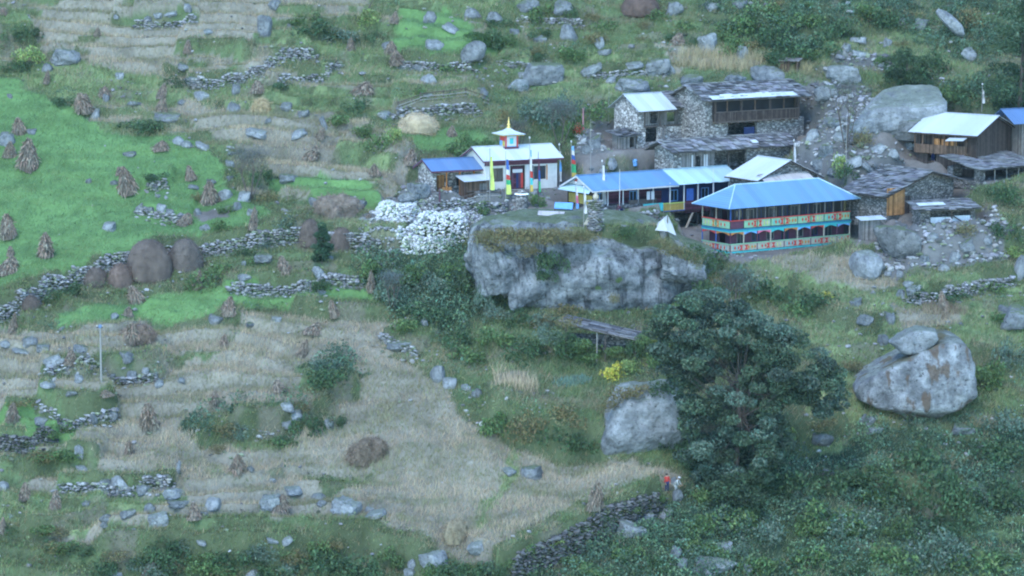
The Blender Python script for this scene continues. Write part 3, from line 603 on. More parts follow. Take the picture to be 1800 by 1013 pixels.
# ================================================================ WALLS, BOULDERS, CROPS, BUSHES, TREES
def resample(P, step):
    P = np.array([p[:2] for p in P]); d = np.hypot(*np.diff(P, axis=0).T); s = np.concatenate([[0], np.cumsum(d)]); t = np.arange(0, s[-1], step)
    x = np.interp(t, s, P[:, 0]); y = np.interp(t, s, P[:, 1]); dx = np.gradient(x); dy = np.gradient(y); l = np.hypot(dx, dy)+1e-9
    return x, y, -dy/l, dx/l
WALLABEL = {'long field wall': 'long grey dry stone wall holding up the bright green field', 'dark wall above the footpath': 'tall dark dry stone wall dropping from the straw field to the footpath'}
for k, (name, P, ht, kind) in enumerate(edge_w):
    if kind != 'wall': continue
    rng = np.random.default_rng(900+k); x, y, nx_, ny_ = resample(P, .30); V = []; n = len(x)
    zb = lookup(H, x-nx_*.7, y-ny_*.7)-.15; wob = 1+.35*fbm(np.arange(n)*.11, np.zeros(n), k+5, 2)
    if 'long' in name: ht = 1.9
    for lay in range(int(ht/.24)+2):
        zl = lay*.24; keep = (zl < (ht+.25)*wob*(1-.5*(np.abs(np.linspace(-1, 1, n)) > .93))) & (rng.random(n) > .04)
        for off in (-.18, .22):
            if off > 0 and zl < ht-.4: continue
            m = keep; V.append(np.stack([(x+nx_*off)[m]+rng.normal(0, .05, m.sum()), (y+ny_*off)[m]+rng.normal(0, .05, m.sum()), (zb+zl+.08)[m]+rng.normal(0, .04, m.sum())], 1))
    m = rng.random(n) < .5; V.append(np.stack([x[m]-nx_[m]*rng.uniform(.4, 1.6, m.sum()), y[m]-ny_[m]*rng.uniform(.4, 1.6, m.sum()), x[m]*0-99], 1))
    V = np.vstack(V); g = V[:, 2] < -90; V[g, 2] = lookup(H, V[g, 0], V[g, 1])+.05
    lo, hi = ((.05, .17) if 'dark' in name or 'mossy' in name else (.13, .38))
    v, f, c = stones(len(V), V, rng.uniform(.32, .58, len(V)), rng, stonecols(rng, len(V), lo, hi), flat=.62)
    o = linkmesh('dry_stone_wall', npmesh('dry_stone_wall', v, f, c, M['stone']))
    tag(o, WALLABEL.get(name, 'grey dry stone '+name), 'stone wall', 'dry stone terrace walls')
# heaps of freshly broken white stone by the temple: photo outline of each heap's footprint
def heap(poly, h, lo, hi, label, seed, per=24, sz=(.16, .46)):
    rng = np.random.default_rng(seed); P = [hit(*p) for p in poly]; xs = [p[0] for p in P]; ys = [p[1] for p in P]; A = (max(xs)-min(xs))*(max(ys)-min(ys)); n = int(A*per)
    x = rng.uniform(min(xs), max(xs), n); y = rng.uniform(min(ys), max(ys), n); m = inpoly(P, x, y); x, y = x[m], y[m]; Q = P+[P[0]]
    d, _, _ = segdist(Q, x, y); top = h*sst(d/.7)*(1+.15*fbm(x/1.2, y/1.2, seed)); z = lookup(H, x, y)+top
    lay = [np.stack([x, y, z], 1)]
    e = d < 1.0
    for q in (.35, .7): lay.append(np.stack([x[e], y[e], (z-top*q)[e]], 1)+rng.normal(0, .06, (e.sum(), 3)))
    V = np.vstack(lay); v, f, c = stones(len(V), V, sz[0]+(sz[1]-sz[0])*rng.random(len(V))**1.4, rng, stonecols(rng, len(V), lo, hi), flat=.8)
    o = linkmesh('stone_heap', npmesh('stone_heap', v, f, c, M['stone'])); tag(o, label, 'stone heap', 'heaps of stone below the temple'); return o
heap([(656, 368), (700, 364), (738, 366), (742, 378), (728, 392), (700, 394), (660, 388)], .9, .46, .72, 'small squared heap of white stones at the upper left of the heaps', 1)
heap([(696, 404), (745, 388), (820, 392), (828, 408), (822, 424), (780, 432), (740, 430), (700, 420)], 1.3, .46, .72, 'largest heap of bright white stones with a flat top and sheer right end', 2)
heap([(684, 436), (720, 424), (780, 430), (815, 424), (790, 442), (740, 448), (690, 450)], 1.0, .46, .72, 'low heap of white stones sloping along the bottom below the largest heap', 3)
heap([(766, 374), (790, 368), (840, 376), (872, 388), (862, 396), (830, 392), (780, 386)], .5, .2, .6, 'spread out heap of mixed white and brown stones below the wooden shed', 4)
heap([(732, 362), (752, 352), (768, 356), (766, 368), (742, 370)], .8, .35, .7, 'little grey white heap of stones at the corner of the temple annex', 5)
heap([(624, 412), (690, 404), (700, 420), (690, 440), (650, 436), (622, 430)], 1.0, .12, .45, 'dark grey heap of stones left of the white heaps', 6)
# ---- boulders
def bigrock(name, px, py, half, seed, mat, label, planes=None, dz=0, dy=0, rz=0, sub=5, rough=.05, p=9, cat='boulder'):
    q = hit(px, py); V, F = rockshape(seed, sub, half, planes, p, rough)
    o = linkmesh(name, npmesh(name, V, F, None, M[mat], False)); o.location = (q[0], q[1]+dy, q[2]+dz); o.rotation_euler[2] = R(rz)
    return tag(o, label, cat)
V, F = rockshape(5, 5, (11.9, 7.9, (CLTOP-CL[2])/2+1.3), [(0, 0, 1, .93), (0, -1, .02, .95), (-.6, -.8, -.25, .88), (-1, 0, -.5, .93), (.75, -.1, .62, .84), (1, -.25, -.25, .97), (.5, -.9, .2, .90), (0, -.6, -1, .95), (0, 1, 0, .95), (0, 0, -1, 1.1), (-.15, -1, .25, .92), (.3, -.6, .75, .95), (-1, .3, .2, .95), (-.35, -1, -.1, .93), (.1, -1, -.35, .93)], 14, .055)
o = linkmesh('cliff_boulder', npmesh('cliff_boulder', V, F, None, M['rock_cliff'], False)); o.location = (cliff_c[0], cliff_c[1]-.5, (CLTOP+CL[2])/2-.30); tag(o, 'huge grey cliff like boulder streaked with dark water stains under the village edge', 'boulder')
for cx_, cz_, hf, sd, lb in [(870, 470, (2.3, 2.2, 3.2), 71, 'dark fractured block forming the left shoulder of the great boulder'), (925, 500, (2.0, 1.6, 2.9), 73, 'dark cracked rib of rock on the left of the great boulder'), (1200, 470, (2.3, 2.0, 2.0), 74, 'grey shoulder block at the right end of the great boulder')]:
    d_ = raydir(cx_, cz_); t_ = (cliff_c[1]-5.9-CAM[1])/d_[1]; V, F = rockshape(sd, 5, hf, None, 12, .07); o = linkmesh('rock_block', npmesh('rock_block', V, F, None, M['rock_cliff'], False)); o.location = CAM+t_*d_; o.rotation_euler = (0, R(-10 if cx_ < 1000 else 12), 0); tag(o, lb, 'boulder')
bigrock('boulder', 1128, 806, (4.1, 3.4, 3.6), 12, 'rock_pale', 'tall pale grey boulder face beside the footpath left of the big tree', [(0, -1, .12, .9), (-.9, -.1, .5, .74), (1, 0, .1, .95), (0, 0, 1, .9), (0, 0, -1, .95), (-1, 0, -.1, .98), (.2, -.7, -.7, .95), (0, 1, 0, 1), (-.3, -.5, .8, .95)], dz=2.9, dy=3.2)
bigrock('boulder', 1612, 738, (5.6, 4.2, 4.15), 15, 'rock_stain', 'giant pale boulder with brown stains on the right grassy slope', [(-.59, 0, .81, .50), (1, 0, 0, .96), (.95, 0, .32, 1.0), (.05, 0, 1, .92), (.63, 0, -.77, .93), (-.4, 0, -.92, .82), (-1, 0, 0, .98), (0, -1, .35, .80), (0, 1, 0, 1), (.4, -1, .1, .88), (-.5, -1, .2, .85), (0, -.5, -1, .98)], dz=3.6, dy=2.5, p=15, rough=.035)
sb = bigrock('boulder', 1610, 628, (2.1, 1.5, 1.35), 16, 'rock_pale', 'rounded grey boulder lying above and left of the brown stained giant', [(.0, 0, 1, .9), (-.4, 0, .9, .85), (.5, 0, .9, .8), (-1, 0, -.5, .9), (1, 0, -.1, .95), (0, -1, .1, .9), (0, 0, -1, .85), (.4, 0, -.9, .8), (0, 1, 0, 1)], dz=.9, sub=4)
d_ = raydir(1609, 598); t_ = (hit(1612, 738)[1]+1.6-CAM[1])/d_[1]; sb.location = CAM+t_*d_; sb.rotation_euler = (0, R(-14), 0)
bigrock('boulder', 832, 108, (1.45, 1.2, 1.6), 17, 'rock_grey', 'round dark grey boulder wreathed in ivy on the upper slope', dz=1.0, sub=4)
bigrock('boulder', 467, 66, (.95, .8, 1.75), 18, 'rock_grey', 'tall upright bluish grey rock on the upper left slope', dz=1.2, sub=4)
bigrock('boulder', 958, 140, (2.2, 1.6, 1.35), 19, 'rock_grey', 'flat topped grey boulder with a dark streaked face on the upper slope', [(0, 0, 1, .8), (0, -1, 0, .9), (-1, 0, .3, .9), (1, 0, .1, .95), (0, 0, -1, 1), (0, 1, 0, 1), (.7, -.7, 0, 1)], dz=.7, sub=4)
bigrock('boulder', 911, 160, (1.35, .9, .95), 20, 'rock_pale', 'leaning wedge shaped grey boulder below left of the flat topped one', dz=.5, sub=4)
bigrock('rock_slab', 1672, 66, (2.3, 1.2, .8), 21, 'rock_pale', 'long pale rock slab slanting down the upper right slope', dz=1.6, sub=4).rotation_euler = (0, R(48), 0)
bigrock('rock_outcrop', 1592, 214, (4.5, 3.0, 2.1), 22, 'rock_pale', 'broad sloping grey outcrop behind the tin roofed house', [(-.1, -.5, 1, .7), (1, 0, .1, .95), (-1, 0, .5, .9), (0, -1, .1, .9), (0, 0, -1, 1), (0, 1, 0, 1), (.5, -.5, -.5, 1)], dz=1.0, sub=5)
bigrock('rock_outcrop', 1586, 236, (3.2, 2.0, 1.4), 23, 'rock_dark', 'dark undercut grey ledge at the foot of the broad outcrop', dz=.4, sub=4)
bigrock('boulder', 1523, 488, (1.7, 1.5, 1.9), 24, 'rock_pale', 'pale pointed boulder below the tin hut right of the lodge', dz=1.0, sub=4)
bigrock('boulder', 1785, 570, (1.6, 1.3, 1.5), 25, 'rock_grey', 'grey boulder cut by the right edge below the terrace wall', dz=.7, sub=4)
bigrock('boulder', 1350, 150, (2.2, 1.5, 1.4), 26, 'rock_grey', 'large round grey boulder on the slope behind the slate roof', dz=1.0, sub=4)
bigrock('boulder', 1478, 140, (2.3, 1.6, 1.2), 27, 'rock_pale', 'broad pale domed boulder above the dead tree', dz=.5, sub=4)
bigrock('boulder', 1450, 172, (1.7, 1.2, 1.1), 28, 'rock_grey', 'squat grey boulder at the right end of the slate roof', dz=.5, sub=4)
bigrock('boulder', 1575, 446, (2.4, 1.8, 2.2), 29, 'rock_dark', 'grey knobbly boulder between the tin hut and the rubble slope', dz=.8, sub=4)
ROCKS = """110 97 50 28 g;82 120 20 20 g;325 117 26 11 g;366 55 18 9 p;278 26 14 9 p;300 23 22 9 p;258 32 14 11 g;204 29 9 7 p;330 13 16 14 p;210 133 14 12 p;234 183 24 8 g;187 172 14 14 g;168 199 14 22 p;294 206 40 15 g;
355 167 22 18 p;320 179 14 9 g;412 190 22 22 g;335 139 22 14 g;416 155 18 20 g;357 257 24 12 p;228 270 22 10 g;314 246 22 16 p;330 254 18 12 p;405 270 14 12 g;404 286 14 12 p;18 169 10 5 g;14 240 28 26 g;56 230 16 9 g;441 230 16 14 p;
484 6 22 16 g;511 44 14 11 g;763 77 32 18 p;757 27 24 22 g;832 22 28 18 g;794 50 30 9 p;755 138 28 20 p;680 78 20 14 g;533 199 20 13 g;471 212 14 9 g;452 232 36 14 p;527 233 28 14 p;569 213 10 22 g;678 200 30 14 p;708 114 12 18 g;738 118 18 18 g;502 186 20 14 g;752 168 16 8 p;
1000 54 28 30 g;949 68 24 14 g;1055 73 18 20 p;1061 91 26 10 g;919 131 16 10 p;1117 112 30 14 p;1155 112 42 26 g;1041 122 36 16 p;1180 120 10 18 p;1105 148 60 28 g;1216 142 40 24 g;928 8 40 18 g;994 10 34 24 g;848 161 22 22 g;870 28 30 20 g;905 55 18 12 g;
1244 72 32 26 p;1306 92 18 28 p;1290 138 34 20 g;1705 92 24 18 p;1562 73 14 14 p;1587 37 14 14 p;1620 40 22 18 g;1488 82 20 12 p;1507 70 26 12 p;1250 10 26 16 p;1300 6 24 16 g;1510 95 24 14 p;1545 112 20 12 p;1395 44 16 9 p;1185 12 30 26 g;
155 318 10 9 g;192 397 26 14 p;267 310 10 10 g;278 345 9 5 p;292 348 7 4 p;248 364 16 12 g;265 368 14 12 g;282 364 15 14 p;300 372 16 12 g;318 380 14 12 p;340 328 20 9 g;200 320 14 7 g;362 399 16 11 p;370 318 18 11 g;398 340 22 20 p;430 345 24 18 p;415 362 20 16 g;445 372 18 14 p;348 370 14 14 g;405 312 14 8 g;
461 452 30 14 g;428 462 8 8 p;580 454 10 12 p;561 478 20 22 p;542 498 14 18 g;568 512 18 10 p;505 312 34 16 g;552 353 16 24 g;634 355 18 14 g;620 350 16 12 g;667 462 12 9 p;732 330 40 26 g;720 345 36 20 g;745 565 14 14 p;430 485 20 8 p;485 560 16 10 p;380 560 26 16 g;440 570 18 10 g;
53 598 28 20 g;39 618 28 12 p;78 610 26 14 g;10 603 20 12 p;141 612 30 18 g;92 634 28 14 p;106 632 18 12 p;224 626 26 18 g;202 554 16 10 p;195 662 18 16 g;232 657 16 14 g;255 650 16 12 p;268 662 16 12 g;280 674 16 12 p;319 667 14 12 g;139 665 14 14 p;84 675 26 10 p;125 690 20 9 g;70 738 22 14 g;112 746 16 10 p;165 735 14 20 g;200 728 18 16 g;
141 790 20 18 p;144 822 28 12 p;212 847 28 30 p;187 853 26 30 g;253 858 26 16 g;151 885 14 12 g;304 868 34 18 p;314 885 36 12 g;375 883 26 24 p;263 893 22 26 g;277 910 32 18 p;224 902 26 14 g;185 910 22 14 g;360 905 16 14 g;477 883 36 26 p;353 953 20 8 p;200 1009 26 14 p;443 1008 34 14 p;19 907 10 7 p;312 820 10 22 p;8 855 16 22 p;185 922 16 10 g;415 822 20 12 p;440 824 14 12 g;480 845 16 8 p;
608 892 44 30 p;514 860 30 18 p;470 878 20 18 g;661 905 32 14 p;648 896 18 12 p;560 872 26 10 p;565 884 18 10 g;931 829 42 22 g;896 828 26 12 p;841 960 38 20 p;764 985 48 34 p;800 1003 14 12 p;725 990 16 18 p;768 655 26 30 g;790 672 22 18 p;505 712 22 16 p;578 745 16 20 p;520 728 26 18 p;505 745 20 12 g;820 680 16 12 p;838 690 18 16 g;702 605 50 14 g;590 892 14 10 p;720 1006 18 14 p;480 950 20 8 p;505 948 22 12 p;
1110 930 44 26 p;1135 905 26 16 g;1172 902 22 18 p;1190 870 24 20 g;1152 868 16 10 p;1185 845 12 16 p;1168 918 14 9 p;1260 990 62 26 p;1272 960 26 20 p;1190 970 18 22 g;1200 990 16 18 p;1315 1000 14 20 p;1225 1000 18 14 g;1440 770 44 22 d;1455 828 24 14 g;1540 755 26 10 p;1530 738 18 14 g;1515 735 10 20 g;1690 752 38 14 g;1345 845 22 12 g;
1505 532 22 16 g;1520 560 24 18 g;1553 596 20 22 g;1565 558 22 22 g;1597 498 20 10 p;1608 508 26 16 p;1585 515 20 18 g;1700 508 16 10 p;1660 470 20 14 p;1680 450 16 16 p;1560 480 12 8 p;1582 480 12 12 p;1545 470 18 16 g;1625 452 20 16 g;1700 430 28 16 g;1735 420 20 14 p;1790 470 24 50 g;1775 545 30 20 g;1640 415 20 12 p;1590 405 26 18 g;
1175 395 16 12 p;1185 418 34 22 p;1165 408 20 14 g;935 372 26 12 g;990 378 40 14 p;1042 350 10 8 p;1145 385 18 10 p;1075 140 20 14 p;1045 250 26 20 g;1075 285 22 18 p;1030 262 20 16 g;1058 300 18 12 p;1460 215 28 18 g;1480 240 24 16 p;1520 222 40 18 g;1545 260 26 14 p;1570 268 22 16 p;1600 256 24 14 p;1500 285 30 16 p;1525 292 26 12 p;1450 262 26 22 g;1430 235 24 20 p;1440 285 22 18 g;1560 296 22 10 p;1465 300 20 14 g;1415 300 18 14 g"""
SEEN = set(); TM = {'g': 'rock_grey', 'p': 'rock_pale', 'd': 'rock_dark'}; TW = {'g': 'grey', 'p': 'pale', 'd': 'dark'}
protos = {}
for k, e in enumerate(ROCKS.replace('\n', '').split(';')):
    px, py, w_, h_, t = e.split(); px, py, w_, h_ = float(px), float(py), float(w_), float(h_)
    q = hit(px, py+h_*.40); s = ppm(q); sub = 4 if w_ > 30 else 3; key = (k % 14, sub, t)
    if key not in protos:
        V, F = rockshape(200+k, sub, (1, 1, 1), None, 12, .085, 8); protos[key] = npmesh('rock', V, F, None, M[TM[t]], False)
    o = linkmesh('rock', protos[key]); hh = max(h_, 8)/s
    o.location = (q[0], q[1]+.2*w_/s*.5, q[2]+hh*.16); o.scale = (w_/s*.54, w_/s*.46, hh*.72); o.rotation_euler = (RNG.normal(0, .15), RNG.normal(0, .25), RNG.normal(0, .5))
    later(o, px, py, ('small ' if w_ < 17 else 'large ' if w_ > 32 else '')+TW[t], 'rock', 'rocks scattered over the hillside', 'slab' if h_ < w_*.45 else 'rock')
# loose stones too many to count
rng = np.random.default_rng(77); n = 90000; x = rng.uniform(-60, 60, n); y = rng.uniform(-55, 78, n); zz = zone(x, y); pr = np.array([.035, .003, .004, .010, .02, .75, .05, .05])[zz]
cl = sst((fbm(x/3, y/3, 91, 2)-.05)/.3); rs_ = RISE[np.clip(np.searchsorted(GY, y)-1, 0, len(GY)-1), np.clip(np.searchsorted(GX, x)-1, 0, len(GX)-1)]; pr = np.where(zz == 5, pr, pr*(.3+3.0*cl)+rs_*.16*(cl+.15)); z = lookup(H, x, y); m = (rng.random(n) < pr) & inview(x, y, z); x, y, z = x[m], y[m], z[m]; sz = np.exp(rng.normal(-1.25, .42, len(x))); sz = np.clip(sz*np.where(zone(x, y) == 5, 1.5, 1), .12, 1.1)
v, f, c = stones(len(x), np.stack([x, y, z+sz*.12], 1), sz, rng, stonecols(rng, len(x), .10, .42), sub=1)
tag(linkmesh('loose_stones', npmesh('loose_stones', v, f, c, M['stone'])), 'loose grey stones strewn over the terraces', 'stones', kind='stuff')
# ---- grass, crops and low scrub
def scatter(n, seed, dens):
    rng = np.random.default_rng(seed); x = rng.uniform(-60, 60, n); y = rng.uniform(-55, 80, n); z = lookup(H, x, y); zz = zone(x+rng.normal(0, .25, n), y+rng.normal(0, .25, n))
    m = (rng.random(n) < np.array(dens)[zz]) & inview(x, y, z) & (zone(x, y) != 6); return rng, x[m], y[m], z[m], zz[m]
def grassobj(name, label, n, seed, dens, hgt, wd, c, warm, lean=.35, clumpy=0, mat='leaf', cc2=None, dirn=(.25, 0, 0)):
    rng, x, y, z, zz = scatter(n, seed, dens)
    if clumpy: m = rng.random(len(x)) < sst((fbm(x/1.1, y/1.1, seed, 2)+clumpy)/.5); x, y, z, zz = x[m], y[m], z[m], zz[m]
    k = len(x); pt = fbm(x/2.4, y/2.4, seed+3, 3); h = rng.uniform(.6, 1.3, k)*hgt*(1+.5*pt); cols = leafcols(rng, k, c, .3, warm)
    if cc2 is not None: w2 = sst((fbm(x/6+.3*y, y/1.9, seed+9, 3)+fbm(x/1.2, y/1.2, seed+5, 2)*.4+.12)/.4)[:, None]; cols = cols*(1-w2)+leafcols(rng, k, cc2, .3, warm)*w2
    cols *= (1+.3*pt)[:, None]
    v, f, cc = blades(np.stack([x, y, z-.03], 1), h, rng.uniform(.7, 1.4, k)*wd, rng, cols, lean, np.array(dirn))
    tag(linkmesh(name, npmesh(name, v, f, cc, M[mat])), label, 'grass' if 'crop' not in name else 'crop', kind='stuff'); print(name, k)
grassobj('ripe_crop', 'pinkish tan ripe crop standing on the terraced fields', 1150000, 101, [.05, 0, 1, .18, .02, 0, 0, .05], .42, .042, (.35, .295, .195), .14, .35, dirn=(.08, 0, 0), cc2=(.21, .205, .11), mat='stalk')
grassobj('young_crop', 'short bright green young crop in the left field', 520000, 102, [.0, 1, 0, .1, 0, 0, 0, .1], .30, .05, (.12, .205, .09), .15, .45, cc2=(.17, .25, .10))
grassobj('meadow_grass', 'yellowish green grass along terraces and banks', 1000000, 103, [.8, .0, .05, .35, .25, .05, 0, .9], .44, .055, (.15, .205, .085), .3, .5, cc2=(.24, .24, .14))
grassobj('pale_terrace_grass', 'pale lime green grass on the upper terraces', 700000, 104, [.06, 0, .02, 1, 0, 0, 0, .16], .36, .055, (.23, .31, .13), .18, .4, cc2=(.17, .24, .09))
def shrubcover(name, label, nclump, seed, dens, leaf, c, rad, cc2=None, per=70, thr=.0, scl=4.0):
    rng, x, y, z, zz = scatter(nclump, seed, dens); m = fbm(x/scl, y/scl, seed+1, 3) > thr-.15*(zz == 4)-.12*(zz == 0); x, y, z, zz = x[m], y[m], z[m], zz[m]
    r = rng.uniform(*rad, len(x)); r = np.where(zz == 4, r*1.25, r); P, I = blobcloud(rng, np.stack([x, y, z+r*.35], 1), r, per, .8)
    ok = P[:, 2] > lookup(H, P[:, 0], P[:, 1])-.02; P, I = P[ok], I[ok]; tint = rng.uniform(.5, 1.55, len(x))[I][:, None]; cols = leafcols(rng, len(P), c, .4, .2)
    if cc2 is not None: w2 = (rng.random(len(x)) < .35)[I][:, None]; cols = np.where(w2, leafcols(rng, len(P), cc2, .35, .2), cols)
    v, f, cc = leaves(P, rng.uniform(.7, 1.4, len(P))*leaf, rng, cols*tint, up=.5); tag(linkmesh(name, npmesh(name, v, f, cc, M['leaf'])), label, 'undergrowth', kind='stuff'); print(name, len(x), len(P))
shrubcover('scrub_cover', 'low dark green scrub along terrace banks', 20000, 201, [.85, 0, .004, .05, .15, .04, 0, .30], .17, (.095, .145, .065), (.3, .75), (.15, .19, .08), 95, -.08)
shrubcover('herb_cover', 'small leafy weeds and herbs mixed through the grass', 60000, 203, [.7, 0, .035, .10, .2, .01, 0, .6], .10, (.10, .155, .07), (.12, .32), (.19, .185, .09), 420, -.1, 2.2)
shrubcover('fern_cover', 'dense blue green ferns filling the lower right slope', 16000, 202, [0, 0, 0, 0, 1, 0, 0, .05], .24, (.085, .15, .095), (.4, 1.3), (.10, .165, .085), 70, -.25)
# ---- stooks: tied bundles of stalks
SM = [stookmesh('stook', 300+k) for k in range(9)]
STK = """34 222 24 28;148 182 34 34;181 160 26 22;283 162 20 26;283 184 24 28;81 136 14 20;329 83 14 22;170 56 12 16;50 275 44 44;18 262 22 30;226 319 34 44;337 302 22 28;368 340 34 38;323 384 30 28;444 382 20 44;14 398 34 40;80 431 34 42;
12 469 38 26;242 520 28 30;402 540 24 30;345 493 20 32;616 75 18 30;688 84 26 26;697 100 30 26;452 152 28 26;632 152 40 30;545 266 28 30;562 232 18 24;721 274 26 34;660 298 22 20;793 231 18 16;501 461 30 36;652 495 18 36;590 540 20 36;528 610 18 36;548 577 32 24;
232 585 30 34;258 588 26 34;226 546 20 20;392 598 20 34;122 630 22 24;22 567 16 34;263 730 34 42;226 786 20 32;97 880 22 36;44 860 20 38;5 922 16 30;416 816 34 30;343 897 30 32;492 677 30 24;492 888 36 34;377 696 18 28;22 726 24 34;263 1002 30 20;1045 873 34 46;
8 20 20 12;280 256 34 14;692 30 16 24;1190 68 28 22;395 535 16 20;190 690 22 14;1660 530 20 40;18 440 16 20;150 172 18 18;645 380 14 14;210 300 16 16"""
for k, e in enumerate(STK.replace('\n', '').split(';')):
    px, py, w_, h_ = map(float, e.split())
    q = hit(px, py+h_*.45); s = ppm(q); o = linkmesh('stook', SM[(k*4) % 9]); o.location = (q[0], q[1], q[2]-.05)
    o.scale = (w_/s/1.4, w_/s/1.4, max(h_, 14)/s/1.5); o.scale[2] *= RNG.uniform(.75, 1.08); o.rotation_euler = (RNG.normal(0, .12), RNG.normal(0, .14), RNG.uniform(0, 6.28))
    later(o, px, py, ('small ' if w_ < 20 else 'wide ' if w_ > 31 else '')+('tall ' if h_ > w_*1.5 else 'squat ' if h_ < w_*.8 else ''), 'stook', 'stooks of dried stalks standing in the fields', 'brown stalk stook')
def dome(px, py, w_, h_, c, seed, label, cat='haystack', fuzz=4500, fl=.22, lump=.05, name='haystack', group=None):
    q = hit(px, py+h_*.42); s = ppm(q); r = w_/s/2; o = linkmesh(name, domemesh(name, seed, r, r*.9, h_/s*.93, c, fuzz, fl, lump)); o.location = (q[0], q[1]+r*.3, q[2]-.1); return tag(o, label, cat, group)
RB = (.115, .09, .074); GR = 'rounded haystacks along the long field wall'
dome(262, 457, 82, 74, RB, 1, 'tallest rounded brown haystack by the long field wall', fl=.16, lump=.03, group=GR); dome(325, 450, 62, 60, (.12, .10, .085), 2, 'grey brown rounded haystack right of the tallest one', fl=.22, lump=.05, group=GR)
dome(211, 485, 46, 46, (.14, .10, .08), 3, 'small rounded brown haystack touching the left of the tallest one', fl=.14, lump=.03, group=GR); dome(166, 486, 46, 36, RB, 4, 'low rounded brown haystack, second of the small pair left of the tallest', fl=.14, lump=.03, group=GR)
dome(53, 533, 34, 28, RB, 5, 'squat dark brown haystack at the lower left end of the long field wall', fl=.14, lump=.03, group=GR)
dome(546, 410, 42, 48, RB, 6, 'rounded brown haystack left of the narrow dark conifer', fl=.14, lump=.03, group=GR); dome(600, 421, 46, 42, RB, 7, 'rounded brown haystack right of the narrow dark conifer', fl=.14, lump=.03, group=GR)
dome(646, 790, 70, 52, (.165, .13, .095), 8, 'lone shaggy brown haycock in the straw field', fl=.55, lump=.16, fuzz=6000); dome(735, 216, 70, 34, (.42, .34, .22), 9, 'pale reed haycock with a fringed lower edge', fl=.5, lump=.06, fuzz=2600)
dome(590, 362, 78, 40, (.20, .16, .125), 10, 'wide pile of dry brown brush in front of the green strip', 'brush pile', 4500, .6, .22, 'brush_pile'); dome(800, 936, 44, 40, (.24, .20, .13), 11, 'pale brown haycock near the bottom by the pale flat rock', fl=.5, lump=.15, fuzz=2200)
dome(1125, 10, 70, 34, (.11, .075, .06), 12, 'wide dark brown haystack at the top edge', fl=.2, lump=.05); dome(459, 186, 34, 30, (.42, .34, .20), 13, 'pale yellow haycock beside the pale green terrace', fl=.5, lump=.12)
dome(245, 584, 56, 30, (.16, .12, .09), 14, 'broad low heap of brown stalks under two stooks', 'stalk heap', 1800, .5, .2, 'stalk_heap')
